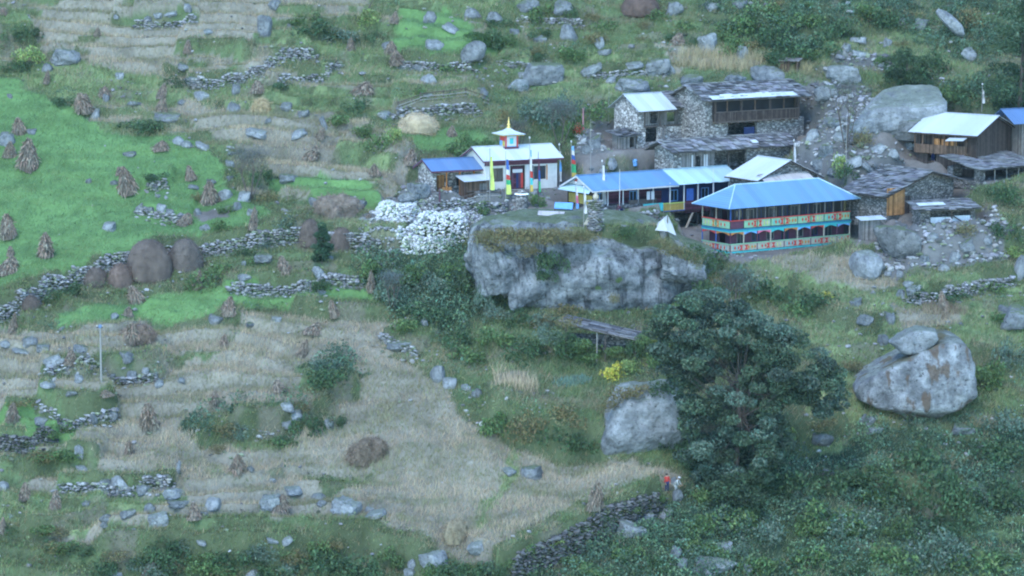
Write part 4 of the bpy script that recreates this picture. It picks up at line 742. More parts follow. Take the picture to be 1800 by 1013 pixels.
# ---- bushes, one object each
BM = {'d': [bushmesh('bush', 400+k, c=(.045, .082, .036)) for k in range(5)], 'm': [bushmesh('bush', 410+k, c=(.075, .125, .045)) for k in range(5)], 'l': [bushmesh('bush', 420+k, c=(.15, .21, .07), leaf=.15) for k in range(3)],
      'o': [bushmesh('bush', 430+k, c=(.13, .12, .055), leaf=.12) for k in range(4)], 'y': [bushmesh('bush', 440, c=(.42, .40, .07), leaf=.14)], 'b': [bushmesh('bush', 450+k, c=(.08, .12, .085), leaf=.12) for k in range(3)]}
BW = dict(d='dark green', m='mid green', l='light leafy green', o='olive brown', y='bright yellow', b='blue green')
BUSH = """777 1000 60 24 m;395 991 40 30 d;520 980 50 44 o;244 986 50 24 b;361 976 60 30 m;303 998 40 30 o;772 1000 50 30 d;145 963 50 30 d;436 970 50 30 d;847 1000 70 36 d;509 976 50 30 m;206 971 60 24 o;834 995 60 24 m;503 1002 60 44 b;463 961 70 44 b;320 953 60 24 b;506 1004 70 24 o;568 973 70 24 m;187 995 50 30 d;391 1002 70 36 o;503 1007 80 36 m;250 987 60 36 d;583 955 50 36 o;765 1000 50 36 m;859 1000 40 36 b;464 969 50 24 b;292 996 60 44 d;877 1000 40 44 d;383 997 80 36 m;606 991 70 30 d;793 1000 70 36 d;273 996 80 30 b;563 956 50 44 m;292 953 70 36 d;116 957 60 26 m;81 930 50 26 m;37 704 60 20 o;127 797 40 26 m;128 794 50 20 m;93 960 50 26 o;75 797 60 20 m;64 800 50 26 o;91 800 60 26 o;104 797 60 26 m;85 956 60 20 d;92 931 60 20 o;106 753 60 26 m;69 982 40 20 o;112 957 40 20 o;10 929 40 20 d;381 787 36 20 o;393 749 54 30 o;589 737 36 30 d;524 712 44 20 o;417 753 54 30 b;499 775 44 26 d;1206 44 40 22 m;1368 8 30 28 o;1131 42 30 16 o;893 66 50 28 m;1129 65 30 16 o;1154 24 50 22 m;1384 82 40 28 d;896 102 30 22 m;1426 95 40 28 m;1422 8 40 22 m;1578 100 50 16 d;882 37 50 22 d;1583 74 30 16 o;1317 81 50 28 o;1274 65 40 28 m;1183 64 30 22 d;1591 104 40 28 m;1543 104 40 22 m;1049 66 50 28 o;1218 73 30 22 d;950 98 30 22 d;944 89 30 22 o;950 56 50 22 d;1006 20 30 28 d;1609 22 40 28 o;1033 28 50 16 o;1355 847 80 30 d;1758 857 80 40 d;1476 844 80 50 d;1598 989 50 30 b;1283 910 80 50 b;1691 920 80 40 d;1331 905 50 50 m;1758 970 80 30 m;1254 971 50 40 m;1719 864 50 40 b;1588 875 50 50 d;1539 851 80 50 d;1283 861 80 50 b;1434 929 60 40 m;1300 965 50 50 b;1244 868 60 50 m;1308 851 80 40 m;1333 989 60 40 m;1486 915 80 50 m;1585 926 50 50 m;1493 991 60 40 d;1777 885 80 30 b;1254 854 50 30 m;1397 880 50 40 b;1546 830 60 40 m;1628 912 60 40 d;1386 869 80 30 d;1573 928 60 30 m;1302 901 50 40 m;1223 953 50 40 m;895 985 40 20 m;925 962 50 22 m;975 946 50 20 l;1020 930 40 22 m;1065 908 50 20 d;1110 890 40 20 m;1150 872 40 18 m;940 1005 50 24 d;1000 985 50 24 m;1060 965 44 24 b;45 52 60 30 d;20 60 40 26 d;50 95 60 40 l;30 115 60 30 d;250 222 90 34 d;120 175 50 24 d;310 140 50 26 d;560 50 90 40 d;600 62 60 34 b;540 30 60 24 m;650 28 60 40 l;660 60 40 24 d;632 184 60 30 d;598 212 50 34 m;495 150 40 24 d;280 308 50 26 d;395 392 50 22 m;130 510 70 34 d;90 520 40 24 d;352 490 60 40 m;385 470 60 36 m;430 440 40 26 d;500 395 60 44 b;480 420 50 30 b;450 460 40 30 m;565 495 50 30 d;640 470 60 50 m;690 510 60 60 b;720 480 60 50 m;760 500 60 50 b;800 470 60 50 m;810 500 50 40 d;740 545 90 40 d;715 572 60 36 m;575 660 80 50 d;570 640 60 30 b;540 740 60 50 d;490 775 70 24 m;180 1000 60 40 d;300 975 80 50 d;420 980 80 50 d;480 1000 80 50 d;560 990 90 60 d;630 1000 90 60 d;690 970 60 40 m;350 990 60 40 m;970 450 50 74 d;960 480 36 40 d;1100 408 44 26 m;1205 440 60 36 m;1250 450 90 50 d;1300 490 90 60 b;1350 510 70 50 d;1080 648 44 40 y;1430 530 90 60 d;1400 540 60 40 m;1450 515 30 16 y;870 590 80 50 m;920 610 80 50 d;980 600 80 50 m;1030 605 70 40 m;800 590 70 50 d;820 620 70 40 m;880 740 70 60 m;930 745 80 70 o;980 760 80 60 d;1030 770 60 50 d;1000 730 80 50 o;1110 640 50 30 l;1150 600 60 70 l;1160 620 60 60 m;1000 545 60 30 o;960 560 60 30 b;1180 770 50 60 d;1220 800 60 60 d;1270 860 70 60 d;1330 830 80 60 m;1400 850 90 60 d;1230 920 70 50 m;1290 910 80 50 m;1100 965 70 40 m;1050 1000 80 40 m;1150 990 60 40 d;1350 930 80 50 b;1430 900 90 60 m;1480 830 80 50 d;1560 830 100 60 d;1620 800 90 60 d;1640 850 110 80 d;1700 880 100 80 d;1760 860 90 80 d;1770 740 90 60 b;1740 650 80 60 m;1780 620 60 60 b;1750 790 90 60 d;1500 920 100 60 b;1420 980 100 60 m;1330 990 80 50 m;1560 980 100 60 m;1640 960 110 70 b;1720 980 110 60 m;1540 870 80 40 m;1300 40 90 50 m;1360 60 80 50 d;1340 20 80 40 m;1410 30 80 40 m;1430 75 80 50 d;1480 50 80 50 d;1290 80 60 40 m;1550 30 70 50 d;1380 95 70 40 d;1590 120 70 60 d;1620 150 60 50 d;1640 110 60 50 d;1550 20 60 40 o;1700 30 60 50 o;1530 15 60 30 m;1690 170 70 50 d;1655 165 60 40 m;955 20 60 30 m;1060 40 60 30 m;1010 90 70 30 m;960 200 80 60 b;1000 185 60 60 b;930 190 60 50 b;1040 190 70 50 m;1005 225 40 40 m;890 205 40 40 o;1090 215 30 30 m;870 70 40 60 d;850 62 50 26 m;1475 285 30 44 l;1490 300 44 34 d;1520 240 40 40 o;1760 340 60 50 d;1770 400 50 50 d;1780 440 50 24 l;1700 400 40 30 o;942 352 34 36 m;830 405 50 30 o;870 420 60 36 o;920 415 60 30 o;980 415 60 30 o;1185 430 50 26 o;855 360 50 26 m;660 245 50 44 m;690 235 40 40 l;640 225 50 30 m;800 262 60 36 m;820 245 50 36 m;850 250 50 34 m;460 305 50 40 d;400 365 40 20 m;345 345 24 20 o;470 340 40 30 o;790 115 60 30 m;730 160 50 20 m;1190 240 20 16 o;1620 510 60 24 d;1680 520 70 24 d;1740 500 60 30 m;1640 580 60 30 o;1210 600 40 40 m;1760 560 60 30 m;1500 640 60 24 o;1380 760 60 30 l;1440 740 60 30 o;1290 700 60 60 d"""
for k, e in enumerate(BUSH.replace('\n', '').split(';')):
    px, py, w_, h_, t = e.split(); px, py, w_, h_ = float(px), float(py), float(w_), float(h_); q = hit(px, min(py+h_*.42, 1030)); s = ppm(q); o = linkmesh('bush', BM[t][k % len(BM[t])])
    o.location = (q[0], q[1]+.2, q[2]-.1); o.scale = (w_/s/1.75, w_/s/1.75, h_/s/1.05); o.rotation_euler[2] = RNG.uniform(0, 6.28)
    later(o, px, py, ('small ' if w_ < 45 else 'broad ' if w_ > 75 else '')+BW[t], 'bush', 'bushes growing on the terraced hillside', 'bush')
# tufts and bushes rooted on the ledges and rim of the great boulder
def at(px, py, Y): d = raydir(px, py); t = (Y-CAM[1])/d[1]; return CAM+t*d
fy = cliff_c[1]-7.9
for px, py, w_, h_, t, dy in [(850, 412, 50, 30, 'o', 1.2), (885, 410, 60, 34, 'o', .5), (925, 412, 60, 36, 'o', .4), (965, 412, 60, 34, 'o', .4), (1003, 412, 50, 30, 'o', .4), (1040, 410, 40, 24, 'o', .5), (868, 432, 40, 24, 'o', .3), (972, 452, 54, 50, 'd', .3), (962, 480, 36, 30, 'd', .5), (1100, 404, 40, 18, 'd', 2.4),
                             (1180, 436, 50, 26, 'o', .8), (1215, 440, 50, 34, 'd', 1.2), (1240, 460, 40, 40, 'd', 2.0), (1090, 492, 14, 14, 'm', .1), (1052, 505, 12, 10, 'm', .1), (1080, 520, 20, 26, 'o', .2), (930, 440, 40, 26, 'o', .2), (900, 545, 40, 24, 'd', 1.2), (1150, 425, 24, 14, 'o', .5), (870, 548, 60, 30, 'b', -.4), (905, 560, 60, 34, 'd', -.6), (950, 566, 70, 30, 'o', -.8), (1010, 566, 70, 26, 'd', -.8), (1150, 562, 70, 40, 'd', -.6), (1195, 548, 60, 50, 'm', -.6), (1230, 510, 50, 60, 'd', 0), (846, 520, 40, 50, 'b', .6)]:
    q = at(px, py, fy+dy); s = ppm(q); o = linkmesh('bush', BM[t][int(px) % len(BM[t])]); o.location = (q[0], q[1], q[2]-h_/s*.45); o.scale = (w_/s/1.75, w_/s/2.3, h_/s/1.05); o.rotation_euler[2] = 0
    later(o, px, py, ('small ' if w_ < 45 else '')+BW[t], 'bush', 'bushes growing on the terraced hillside', 'bush on a rock ledge')
fb = hit(1128, 806)[1]
for px, py, w_, h_, t in [(1090, 692, 60, 34, 'o'), (1125, 684, 50, 26, 'o'), (1155, 680, 50, 30, 'd'), (1070, 712, 34, 26, 'o'), (1205, 720, 50, 60, 'd'), (1195, 780, 30, 50, 'd')]:
    q = at(px, py, fb+1.2); s = ppm(q); o = linkmesh('bush', BM[t][int(px) % len(BM[t])]); o.location = (q[0], q[1], q[2]-h_/s*.45); o.scale = (w_/s/1.75, w_/s/1.9, h_/s/1.05)
    later(o, px, py, BW[t], 'bush', 'bushes growing on the terraced hillside', 'bush on a rock ledge')
lt = hit(1062, 630)
for px, py, w_, h_, t in [(990, 600, 60, 44, 'd'), (1025, 606, 50, 34, 'm'), (1085, 616, 40, 24, 'm'), (1110, 606, 40, 34, 'd'), (1000, 562, 50, 26, 'o'), (965, 585, 50, 36, 'b'), (1130, 600, 40, 44, 'm'), (1040, 628, 50, 22, 'm')]:
    q = at(px, py, lt[1]-1.2); s = ppm(q); o = linkmesh('bush', BM[t][int(px) % len(BM[t])]); o.location = (q[0], q[1], q[2]-h_/s*.45); o.scale = (w_/s/1.75, w_/s/1.9, h_/s/1.05)
    later(o, px, py, BW[t], 'bush', 'bushes growing on the terraced hillside', 'bush beside the lean-to')
rng = np.random.default_rng(61); n = 3600; px_ = rng.uniform(838, 1235, n); px_ = px_[(px_ < 1040) | (px_ > 1158)]; n = len(px_); rim = np.interp(px_, [838, 860, 1040, 1060, 1075, 1150, 1165, 1235], [420, 412, 412, 412, 410, 424, 424, 458]); P0 = np.array([at(a, b+rng.uniform(-4, 16)*(a < 1050 or a > 1160), fy+rng.uniform(.1, 1.2)) for a, b in zip(px_, rim)])
v, f, cc = blades(P0, rng.uniform(.4, .9, n), np.full(n, .05), rng, leafcols(rng, n, (.17, .165, .08), .35, .15), .6); tag(linkmesh('rim_grass', npmesh('rim_grass', v, f, cc, M['stalk'])), 'shaggy brownish grass hanging over the rim of the great boulder', 'grass', kind='stuff')
# ---- trees
def branches(P, start, rng, spread, n, L, r, up=.5, depth=2, tips=None):
    for k in range(n):
        a = 6.283*k/n+rng.uniform(-.5, .5); d = Vector((math.cos(a)*spread, math.sin(a)*spread, up+rng.uniform(-.2, .3))).normalized()
        p = Vector(start); q = p+d*L*rng.uniform(.7, 1.2); mid = (p+q)/2+Vector(rng.normal(0, .08*L, 3)); P.beam(p, mid, r, 5, r2=r*.75); P.beam(mid, q, r*.75, 5, r2=r*.45)
        if tips is not None: tips.append(q)
        if depth > 1: branches(P, q, rng, spread, 3, L*.6, r*.5, up*.8, depth-1, tips)
def tree(px, py, label, outline, seed, c, leaf=.26, nblob=90, rb=(.8, 1.5), per=230, dep=3.5, trunk_r=.35, name='tree', c2=None, group=None, limbs=((0, 0), ), cat='tree', lean=.4):
    rng = np.random.default_rng(seed); q = hit(px, py); s = ppm(q); root = empty(name, q, 0, label, cat, group)
    OL = [((x-px)/s, (py-y)/s) for x, y in outline]; xs = [o[0] for o in OL]; zs = [o[1] for o in OL]; cs = []
    while len(cs) < nblob:
        x, z = rng.uniform(min(xs), max(xs)), rng.uniform(min(zs), max(zs))
        if inpoly(OL, np.array([x]), np.array([z]))[0]:
            d, _, _ = segdist(OL+[OL[0]], np.array([x]), np.array([z])); dm = min(dep, .8+float(d[0])*1.3); cs.append((x, rng.uniform(-dm, dm), z+.1))
    rs = rng.uniform(*rb, nblob); P, I = blobcloud(rng, cs, rs, per, .6); tint = rng.uniform(.6, 1.45, nblob)[I][:, None]; cols = leafcols(rng, len(P), c, .35, .2)
    if c2 is not None: w2 = (rng.random(nblob) < .4)[I][:, None]; cols = np.where(w2, leafcols(rng, len(P), c2, .35, .2), cols)
    v, f, cc = leaves(P, rng.uniform(.7, 1.35, len(P))*leaf, rng, cols*tint, up=.55, narrow=.55); linkmesh('crown', npmesh('crown', v, f, cc, M['leaf']), root)
    T = Part(); cz = sum(z for _, _, z in cs)/nblob; top = max(zs)*.75; pr = Vector((0, 0, -.4)); hub = Vector((sum(c_[0] for c_ in cs)/nblob*lean, 0, cz*.55)); T.beam(pr, hub, trunk_r, 9, r2=trunk_r*.7)
    for k in range(0, nblob, 6):
        e = Vector(cs[k]); j = hub.lerp(Vector((hub.x, 0, top)), rng.uniform(0, .7)); m_ = (j+e)/2+Vector((0, 0, -.4)); T.beam(j, m_, trunk_r*.2, 5, r2=trunk_r*.12); T.beam(m_, e, trunk_r*.12, 5, r2=trunk_r*.04)
    T.beam(hub, (hub.x, 0, top), trunk_r*.7, 7, r2=trunk_r*.2); T.build('trunk', M['beam'], root); return root
tree(1292, 872, 'big leafy broadleaf tree with a spreading crown beside the footpath', [(1140, 575), (1165, 540), (1205, 522), (1260, 518), (1310, 545), (1350, 560), (1400, 590), (1440, 622), (1478, 670), (1482, 712), (1440, 728), (1400, 700), (1360, 712), (1385, 760), (1378, 800), (1350, 835), (1290, 850), (1230, 842), (1195, 800), (1200, 740), (1185, 690), (1160, 640), (1140, 610)],
     31, (.068, .11, .066), .27, 380, (.6, 1.12), 330, 4.4, .3, c2=(.085, .13, .095))
tree(1790, 210, 'dense dark tree in the upper right corner', [(1740, 130), (1750, 60), (1790, 5), (1860, 10), (1870, 180), (1760, 190), (1735, 170)], 32, (.04, .075, .035), .25, 60, (.7, 1.2), 240, 2.5, .3)
tree(566, 462, 'narrow dark green conifer standing between two brown haystacks', [(566, 384), (574, 410), (582, 440), (580, 458), (550, 458), (552, 430), (560, 405)], 33, (.04, .085, .045), .18, 40, (.28, .5), 900, .8, .1)
tree(1590, 170, 'dark round tree left of the outcrop on the upper right', [(1560, 90), (1590, 80), (1625, 92), (1640, 125), (1625, 155), (1580, 158), (1556, 130)], 34, (.045, .08, .038), .22, 40, (.5, .9), 300, 1.6, .15)
tree(1270, 905, 'slender green tree under the right side of the big tree', [(1255, 850), (1300, 830), (1340, 850), (1345, 890), (1290, 905), (1245, 890)], 35, (.05, .085, .045), .24, 34, (.5, .9), 300, 1.8, .12)
def twigtree(px, py, w_, h_, label, seed, nl=900, c=(.10, .12, .10), group=None, leaf=.12):
    rng = np.random.default_rng(seed); q = hit(px, py); s = ppm(q); root = empty('bare_tree', q, 0, label, 'tree', group); T = Part(); Hh = h_/s; Ww = w_/s/2; tips = []
    for k in range(5):
        a = 6.283*k/5; b = Vector((math.cos(a)*Ww*.35, math.sin(a)*Ww*.3, Hh*.5)); T.beam((math.cos(a)*.1, math.sin(a)*.1, -.2), b, .06, 5, r2=.04)
        branches(T, b, rng, .6, 4, Hh*.24, .03, 1.0, 3, tips)
    T.build('trunk', M['beam'], root); tp = np.array([t[:] for t in tips]); k = rng.integers(0, len(tp), nl); P = tp[k]+rng.normal(0, .28, (nl, 3))
    v, f, cc = leaves(P, rng.uniform(.6, 1.3, nl)*leaf, rng, leafcols(rng, nl, c, .35, .2)); linkmesh('crown', npmesh('crown', v, f, cc, M['leaf']), root)
twigtree(440, 352, 110, 96, 'grey bare shrub tree at the right corner of the bright green field', 41, 2600, (.11, .125, .12)); twigtree(1487, 262, 100, 130, 'tall grey half bare tree in the rubble right of the stone houses', 42, 1800, (.08, .10, .09))
twigtree(985, 262, 110, 90, 'grey green bare thicket tree behind the temple', 43, 2600, (.10, .125, .115)); twigtree(912, 268, 60, 60, 'small bare grey tree left of the temple spire', 44, 1200, (.09, .11, .09)); twigtree(690, 545, 60, 70, 'grey willowy shrub left of the great boulder', 45, 1800, (.12, .155, .15))
twigtree(1290, 560, 60, 90, 'thin grey saplings right of the great boulder', 46, 1200, (.08, .11, .09))
# ivy on the round boulder, dead stalks and corn
def strawpatch(px, py, w_, h_, n, hgt, c, label, seed, wd=.05, cat='dead stalks', name='dead_stalks'):
    rng = np.random.default_rng(seed); q0 = hit(px-w_/2, py+h_/2); q1 = hit(px+w_/2, py-h_/2); x = rng.uniform(q0[0], q1[0], n); y = rng.uniform(min(q0[1], q1[1]), max(q0[1], q1[1]), n)
    cx_, cy_ = (q0[0]+q1[0])/2, (q0[1]+q1[1])/2; m = np.hypot((x-cx_)/(abs(q1[0]-q0[0])/2), (y-cy_)/(abs(q1[1]-q0[1])/2)) < 1+.5*fbm(x/1.3, y/1.3, seed); x, y = x[m], y[m]; n = len(x)
    v, f, cc = blades(np.stack([x, y, lookup(H, x, y)-.05], 1), rng.uniform(.6, 1.2, n)*hgt, np.full(n, wd), rng, leafcols(rng, n, c, .35, .1), .25); tag(linkmesh(name, npmesh(name, v, f, cc, M['stalk'])), label, cat, kind='stuff')
strawpatch(905, 675, 84, 30, 900, 1.3, (.42, .34, .22), 'dry pale stalks standing in the garden below the great boulder', 51)
strawpatch(1270, 112, 170, 40, 2200, 1.5, (.34, .29, .17), 'standing dry maize stalks on the terrace above the slate roof', 52); strawpatch(1400, 128, 60, 20, 500, 1.2, (.34, .30, .16), 'dry maize stalks behind the right end of the slate roof', 53)
strawpatch(1005, 672, 70, 18, 700, .45, (.13, .22, .17), 'blue green cabbage leaves in the garden bed', 54, .12, 'vegetables', 'vegetable_leaves'); strawpatch(1660, 548, 70, 30, 700, 1.0, (.24, .19, .13), 'withered brown stalks on the right slope', 55)
strawpatch(1110, 684, 90, 14, 900, .8, (.19, .16, .08), 'shaggy dry grass on top of the paler boulder face', 57)
# ================================================================ BUILDINGS
def site(key, name, label, cat):
    q, a = PAD[key]; return empty(name, (q[0], q[1], q[2]), a, label, cat)
def run(P, axis, a0, a1, b, t, z0, z1, op=()):
    # wall along axis from a0 to a1 at position b (thickness t), with openings (s0, s1, z0, z1)
    es = sorted({a0, a1, *[v for o in op for v in o[:2]]})
    for s0, s1 in zip(es, es[1:]):
        m = (s0+s1)/2; c = sorted([(o[2], o[3]) for o in op if o[0] <= m <= o[1]]); z = z0
        for lo, hi in c+[(z1, z1)]:
            if lo > z+1e-3: (P.box(s0, s1, b, b+t, z, lo) if axis == 'x' else P.box(b, b+t, s0, s1, z, lo))
            z = max(z, hi)
def shell(root, x0, x1, y0, y1, z0, z1, mat, t=.4, front=(), left=(), right=(), gable=0, gmat=None, skip='', label=None, fr=.5, bz=0):
    P = Part()
    if 'f' not in skip: run(P, 'x', x0, x1, y0, t, z0, z1, front)
    if 'b' not in skip: run(P, 'x', x0, x1, y1-t, t, z0, z1)
    if 'l' not in skip: run(P, 'y', y0+t, y1-t, x0, t, z0, z1, left)
    if 'r' not in skip: run(P, 'y', y0+t, y1-t, x1-t, t, z0, z1, right)
    if gable and gmat is None: gables(P, x0, x1, y0, y1, z1, gable, t, fr, bz)
    o = P.build('wall', mat, root, label)
    if gable and gmat is not None: G = Part(); gables(G, x0, x1, y0, y1, z1, gable, t); G.build('gable', gmat, root)
    return o
def gables(P, x0, x1, y0, y1, z, rise, t, fr=.5, bz=0):
    for x in (x0, x1-t): P.prism([(x, y0, z), (x, y1, z), (x, y1, z+bz+.001), (x, y0+(y1-y0)*fr, z+rise-.06)], (t, 0, 0))
def gable_roof(root, x0, x1, y0, y1, ze, rise, ohx, ohy, mat, th=.07, fascia=None, ox1=None, tone=None, name='roof', su=.6, label=None, fr=.5, bz=0):
    ym = y0+(y1-y0)*fr; k = rise/(ym-y0); ye, yb = y0-ohy, y1+ohy; z0 = ze-k*ohy; zb = ze+bz-(rise-bz)/(y1-ym)*ohy; X0 = x0-ohx; X1 = x1+(ohx if ox1 is None else ox1); zr = ze+rise
    P = Part()
    if tone:
        P.poly([(X0, ye, z0-.04), (X1, ye, z0-.04), (X1, ym, zr-.04), (X0, ym, zr-.04)], .06, (.1, .09, .08)); P.poly([(X0, ym, zr-.04), (X1, ym, zr-.04), (X1, yb, zb-.04), (X0, yb, zb-.04)], .06, (.1, .09, .08))
        P.slates((X0, ye, z0), (X1, ye, z0), (X1, ym, zr), (X0, ym, zr), su, .5, .05, tone); P.slates((X1, yb, zb), (X0, yb, zb), (X0, ym, zr), (X1, ym, zr), su, .5, .05, tone)
        for k_ in range(int((X1-X0)/.5)): g = random.uniform(*tone); P.box(X0+k_*.5, X0+k_*.5+.48, ym-.2, ym+.2, zr+.02+random.uniform(0, .04), zr+.10+random.uniform(0, .05), (g, g, g))
    else:
        n = max(1, round((X1-X0)/.82))
        for i in range(n):       # overlapping sheets with slightly uneven edges
            a, b = X0+(X1-X0)*i/n, X0+(X1-X0)*(i+1)/n+.02; e = random.uniform(-.05, .03); dz = (i % 2)*.012; g = random.uniform(.93, 1.05)
            P.poly([(a, ye+e, z0+e*k+dz), (b, ye+e, z0+e*k+dz), (b, ym, zr+dz), (a, ym, zr+dz)], .02); P.poly([(a, ym, zr+dz), (b, ym, zr+dz), (b, yb, zb+dz), (a, yb, zb+dz)], .02)
        P.box(X0, X1, ym-.14, ym+.14, zr+.005, zr+.04)
    r = P.build(name, mat, root, label)
    if fascia:
        F = Part()
        for X in (X0, X1-.05):
            F.prism([(X, ye, z0-.2), (X, ye, z0-.03), (X, ym, zr-.03), (X, ym, zr-.2)], (.05, 0, 0)); F.prism([(X, yb, zb-.03), (X, yb, zb-.2), (X, ym, zr-.2), (X, ym, zr-.03)], (.05, 0, 0))
        F.box(X0+.06, X1-.06, ye+.02, ye+.07, z0-.18, z0-.02); F.build('fascia', fascia, r)
    return r
def window(root, x0, x1, z0, z1, y, fm, name='window', nx=2, nz=1, depth=.08, pane='glass'):
    P = Part(); P.box(x0, x0+.08, y, y+depth, z0, z1); P.box(x1-.08, x1, y, y+depth, z0, z1); P.box(x0+.08, x1-.08, y, y+depth, z0, z0+.08); P.box(x0+.08, x1-.08, y, y+depth, z1-.08, z1)
    for i in range(1, nx): x = x0+(x1-x0)*i/nx; P.box(x-.03, x+.03, y+.01, y+depth-.01, z0+.08, z1-.08)
    for i in range(1, nz): z = z0+(z1-z0)*i/nz; P.box(x0+.08, x1-.08, y+.02, y+depth-.02, z-.025, z+.025)
    f = P.build(name, fm, root); Part().box(x0+.04, x1-.04, y+depth*.5, y+depth*.5+.02, z0+.04, z1-.04).build('pane', M[pane], f); return f
M['sheet_grey'] = mat_plain('pale_grey_cloth', (.34, .36, .35)); M['teal_dark'] = mat_plain('deep_teal_paint', (.03, .16, .24)); M['dusty'] = mat_plain('dusty_pink_wood', (.30, .16, .17), var=.2)
# ---- blue hip roofed lodge
q = site('hip', 'lodge', 'two storey lodge with blue hip roof and brightly painted balcony railings', 'lodge'); L, W, HH = 15.6, 4.6, 4.55
Part().box(-.12, L+.12, -.12, W+.1, -1.6, -.02).build('foundation', M['masonry'], q)
Part().box(-.1, L+.1, -.1, W, 0, .14).build('ground_beam', M['teal'], q)
D = .95
P = Part(); run(P, 'x', D, L, D, .12, .14, 2.1, [(1.6+i*1.9, 2.6+i*1.9, .9 if i % 3 else .14, 1.85) for i in range(7)]); run(P, 'y', D+.12, W, D, .12, .14, 2.1, [(2.0, 3.0, .8, 1.8)]); P.box(D, L, W-.1, W, .14, 4.5); P.box(L-.12, L, D+.12, W-.1, .14, 4.5)
P.build('wall', M['plum'], q)
P = Part(); run(P, 'x', D, L-.12, D, .12, 2.4, 4.5, [(1.3+i*1.45, 2.35+i*1.45, 3.1 if i % 4 else 2.4, 4.2) for i in range(9)]); run(P, 'y', D+.12, W-.1, D, .12, 2.4, 4.5, [(1.7, 2.6, 3.1, 4.1), (3.2, 4.0, 3.1, 4.1)]); P.build('wall', M['dark'], q)  # upper wall coloured near-black, painting in the shade under the eaves
for i in range(7): window(q, 1.6+i*1.9, 2.6+i*1.9, .9 if i % 3 else .14, 1.85, D+.02, M['navy'] if i % 2 else M['wood_grey'])
for i in range(9): window(q, 1.3+i*1.45, 2.35+i*1.45, 3.1 if i % 4 else 2.4, 4.2, D+.02, M['wood_grey'] if i % 2 else M['navy'])
Part().box(.02, L-.02, .02, W, 2.14, 2.38).build('upper_floor', M['wood_brown'], q)
P = Part(); P.box(-.06, L+.06, -.06, .02, 2.08, 2.24); P.box(-.06, .02, .02, W, 2.08, 2.24); P.build('floor_beam', M['teal'], q)
P = Part(); P.box(-.10, L+.10, -.10, .02, 2.24, 2.40); P.box(-.10, .02, .02, W, 2.24, 2.40); P.build('floor_beam', M['teal_dark'], q)
nb = 9; bw = L/nb; sidebays = 2; sbw = W/sidebays
def panel(o, along, s0, s1, z0, z1, base, side, plain=None, red='red'):
    P = Part(); bx = (lambda P, a, b, u, v, w0, w1: P.box(a, b, -.02+u, -.02+v, w0, w1)) if side == 'f' else (lambda P, a, b, u, v, w0, w1: P.box(-.02+u, -.02+v, a, b, w0, w1))
    bx(P, s0, s1, 0, .05, z0, z1)
    if plain: P.build('railing', M[plain], o); return
    h = z1-z0
    def tri(pts, d=.03):
        if side == 'f': P.prism([(s, -.025, z) for s, z in pts], (0, -d, 0))
        else: P.prism([(-.025, s, z) for s, z in pts], (-d, 0, 0))
    hw = .24; cc = s0+hw+.04 if along % 2 else s1-hw-.04; P.cur = 1
    tri([(cc-hw, z0+.06), (cc+hw, z0+.06), (cc, z0+h*.6)]); tri([(cc-hw, z1-.06), (cc, z0+h*.4), (cc+hw, z1-.06)], .032); P.cur = 2
    for f_ in (.35, .62, .85):
        cc = s0+(s1-s0)*f_; r = .13+.03*(along % 2); tri([(cc-r, z0+h*.5), (cc, z0+h*.2), (cc+r, z0+h*.5), (cc, z0+h*.8)], .022)
    P.cur = 3
    for f_ in (.2, .5, .74):
        cc = s0+(s1-s0)*f_; tri([(cc-.05, z0+.12), (cc+.05, z0+.12), (cc+.05, z1-.12), (cc-.05, z1-.12)], .018)
    P.build('railing', [M[base], M[red], M[['red', 'orange', 'red', 'cream'][along % 4]], M[['mint', 'teal', 'lime', 'mint'][(along*3+1) % 4]]], o)
for i in range(nb):
    panel(q, i, i*bw+.06, (i+1)*bw-.06, .2, .82, 'cream', 'f')
    panel(q, i+1, i*bw+.06, (i+1)*bw-.06, 2.46, 3.18, 'mint', 'f', plain='plum' if i == 0 else None)
for i in range(sidebays):
    panel(q, i, i*sbw+.1, (i+1)*sbw-.06, .2, .82, 'cream', 's'); panel(q, i+2, i*sbw+.1, (i+1)*sbw-.06, 2.46, 3.18, 'mint', 's', red='orange')
P = Part(); P.box(0, L, -.08, .06, .84, .93); P.box(-.08, .06, .07, W, .84, .93); P.build('hand_rail', M['mint'], q)
P = Part(); P.box(0, L, -.08, .06, 3.2, 3.3); P.box(-.08, .06, .07, W, 3.2, 3.3); P.build('hand_rail', M['red'], q)
VC = ['orange', 'sky', 'pink', 'teal', 'orange', 'sky', 'red', 'teal', 'sky']
for i in range(nb):
    a, b = i*bw+.07, (i+1)*bw-.07; w_ = b-a
    for r in ((0, .5), (.5, 1)):
        pass
    P = Part()
    for j in range(8):
        f0, f1 = j/8, (j+1)/8; d0 = .06+.24*abs(2*f0-1)**1.5; d1 = .06+.24*abs(2*f1-1)**1.5
        P.prism([(a+w_*f0, -.03, 2.07), (a+w_*f1, -.03, 2.07), (a+w_*f1, -.03, 2.07-d1), (a+w_*f0, -.03, 2.07-d0)], (0, .05, 0))
    P.build('arched_valance', M[VC[i]], q)
for i in range(sidebays):
    a, b = i*sbw+.1, (i+1)*sbw-.07; w_ = b-a; P = Part()
    for j in range(6):
        f0, f1 = j/6, (j+1)/6; d0 = .06+.24*abs(2*f0-1)**1.5; d1 = .06+.24*abs(2*f1-1)**1.5
        P.prism([(-.03, a+w_*f0, 2.07), (-.03, a+w_*f1, 2.07), (-.03, a+w_*f1, 2.07-d1), (-.03, a+w_*f0, 2.07-d0)], (.05, 0, 0))
    P.build('arched_valance', M[['orange', 'red'][i]], q)
for i in range(nb+1):
    x = min(max(i*bw, .05), L-.05); Part().box(x-.045, x+.045, -.03, .05, .14, 2.08).build('post', M['cream' if i % 2 else 'plum'], q)
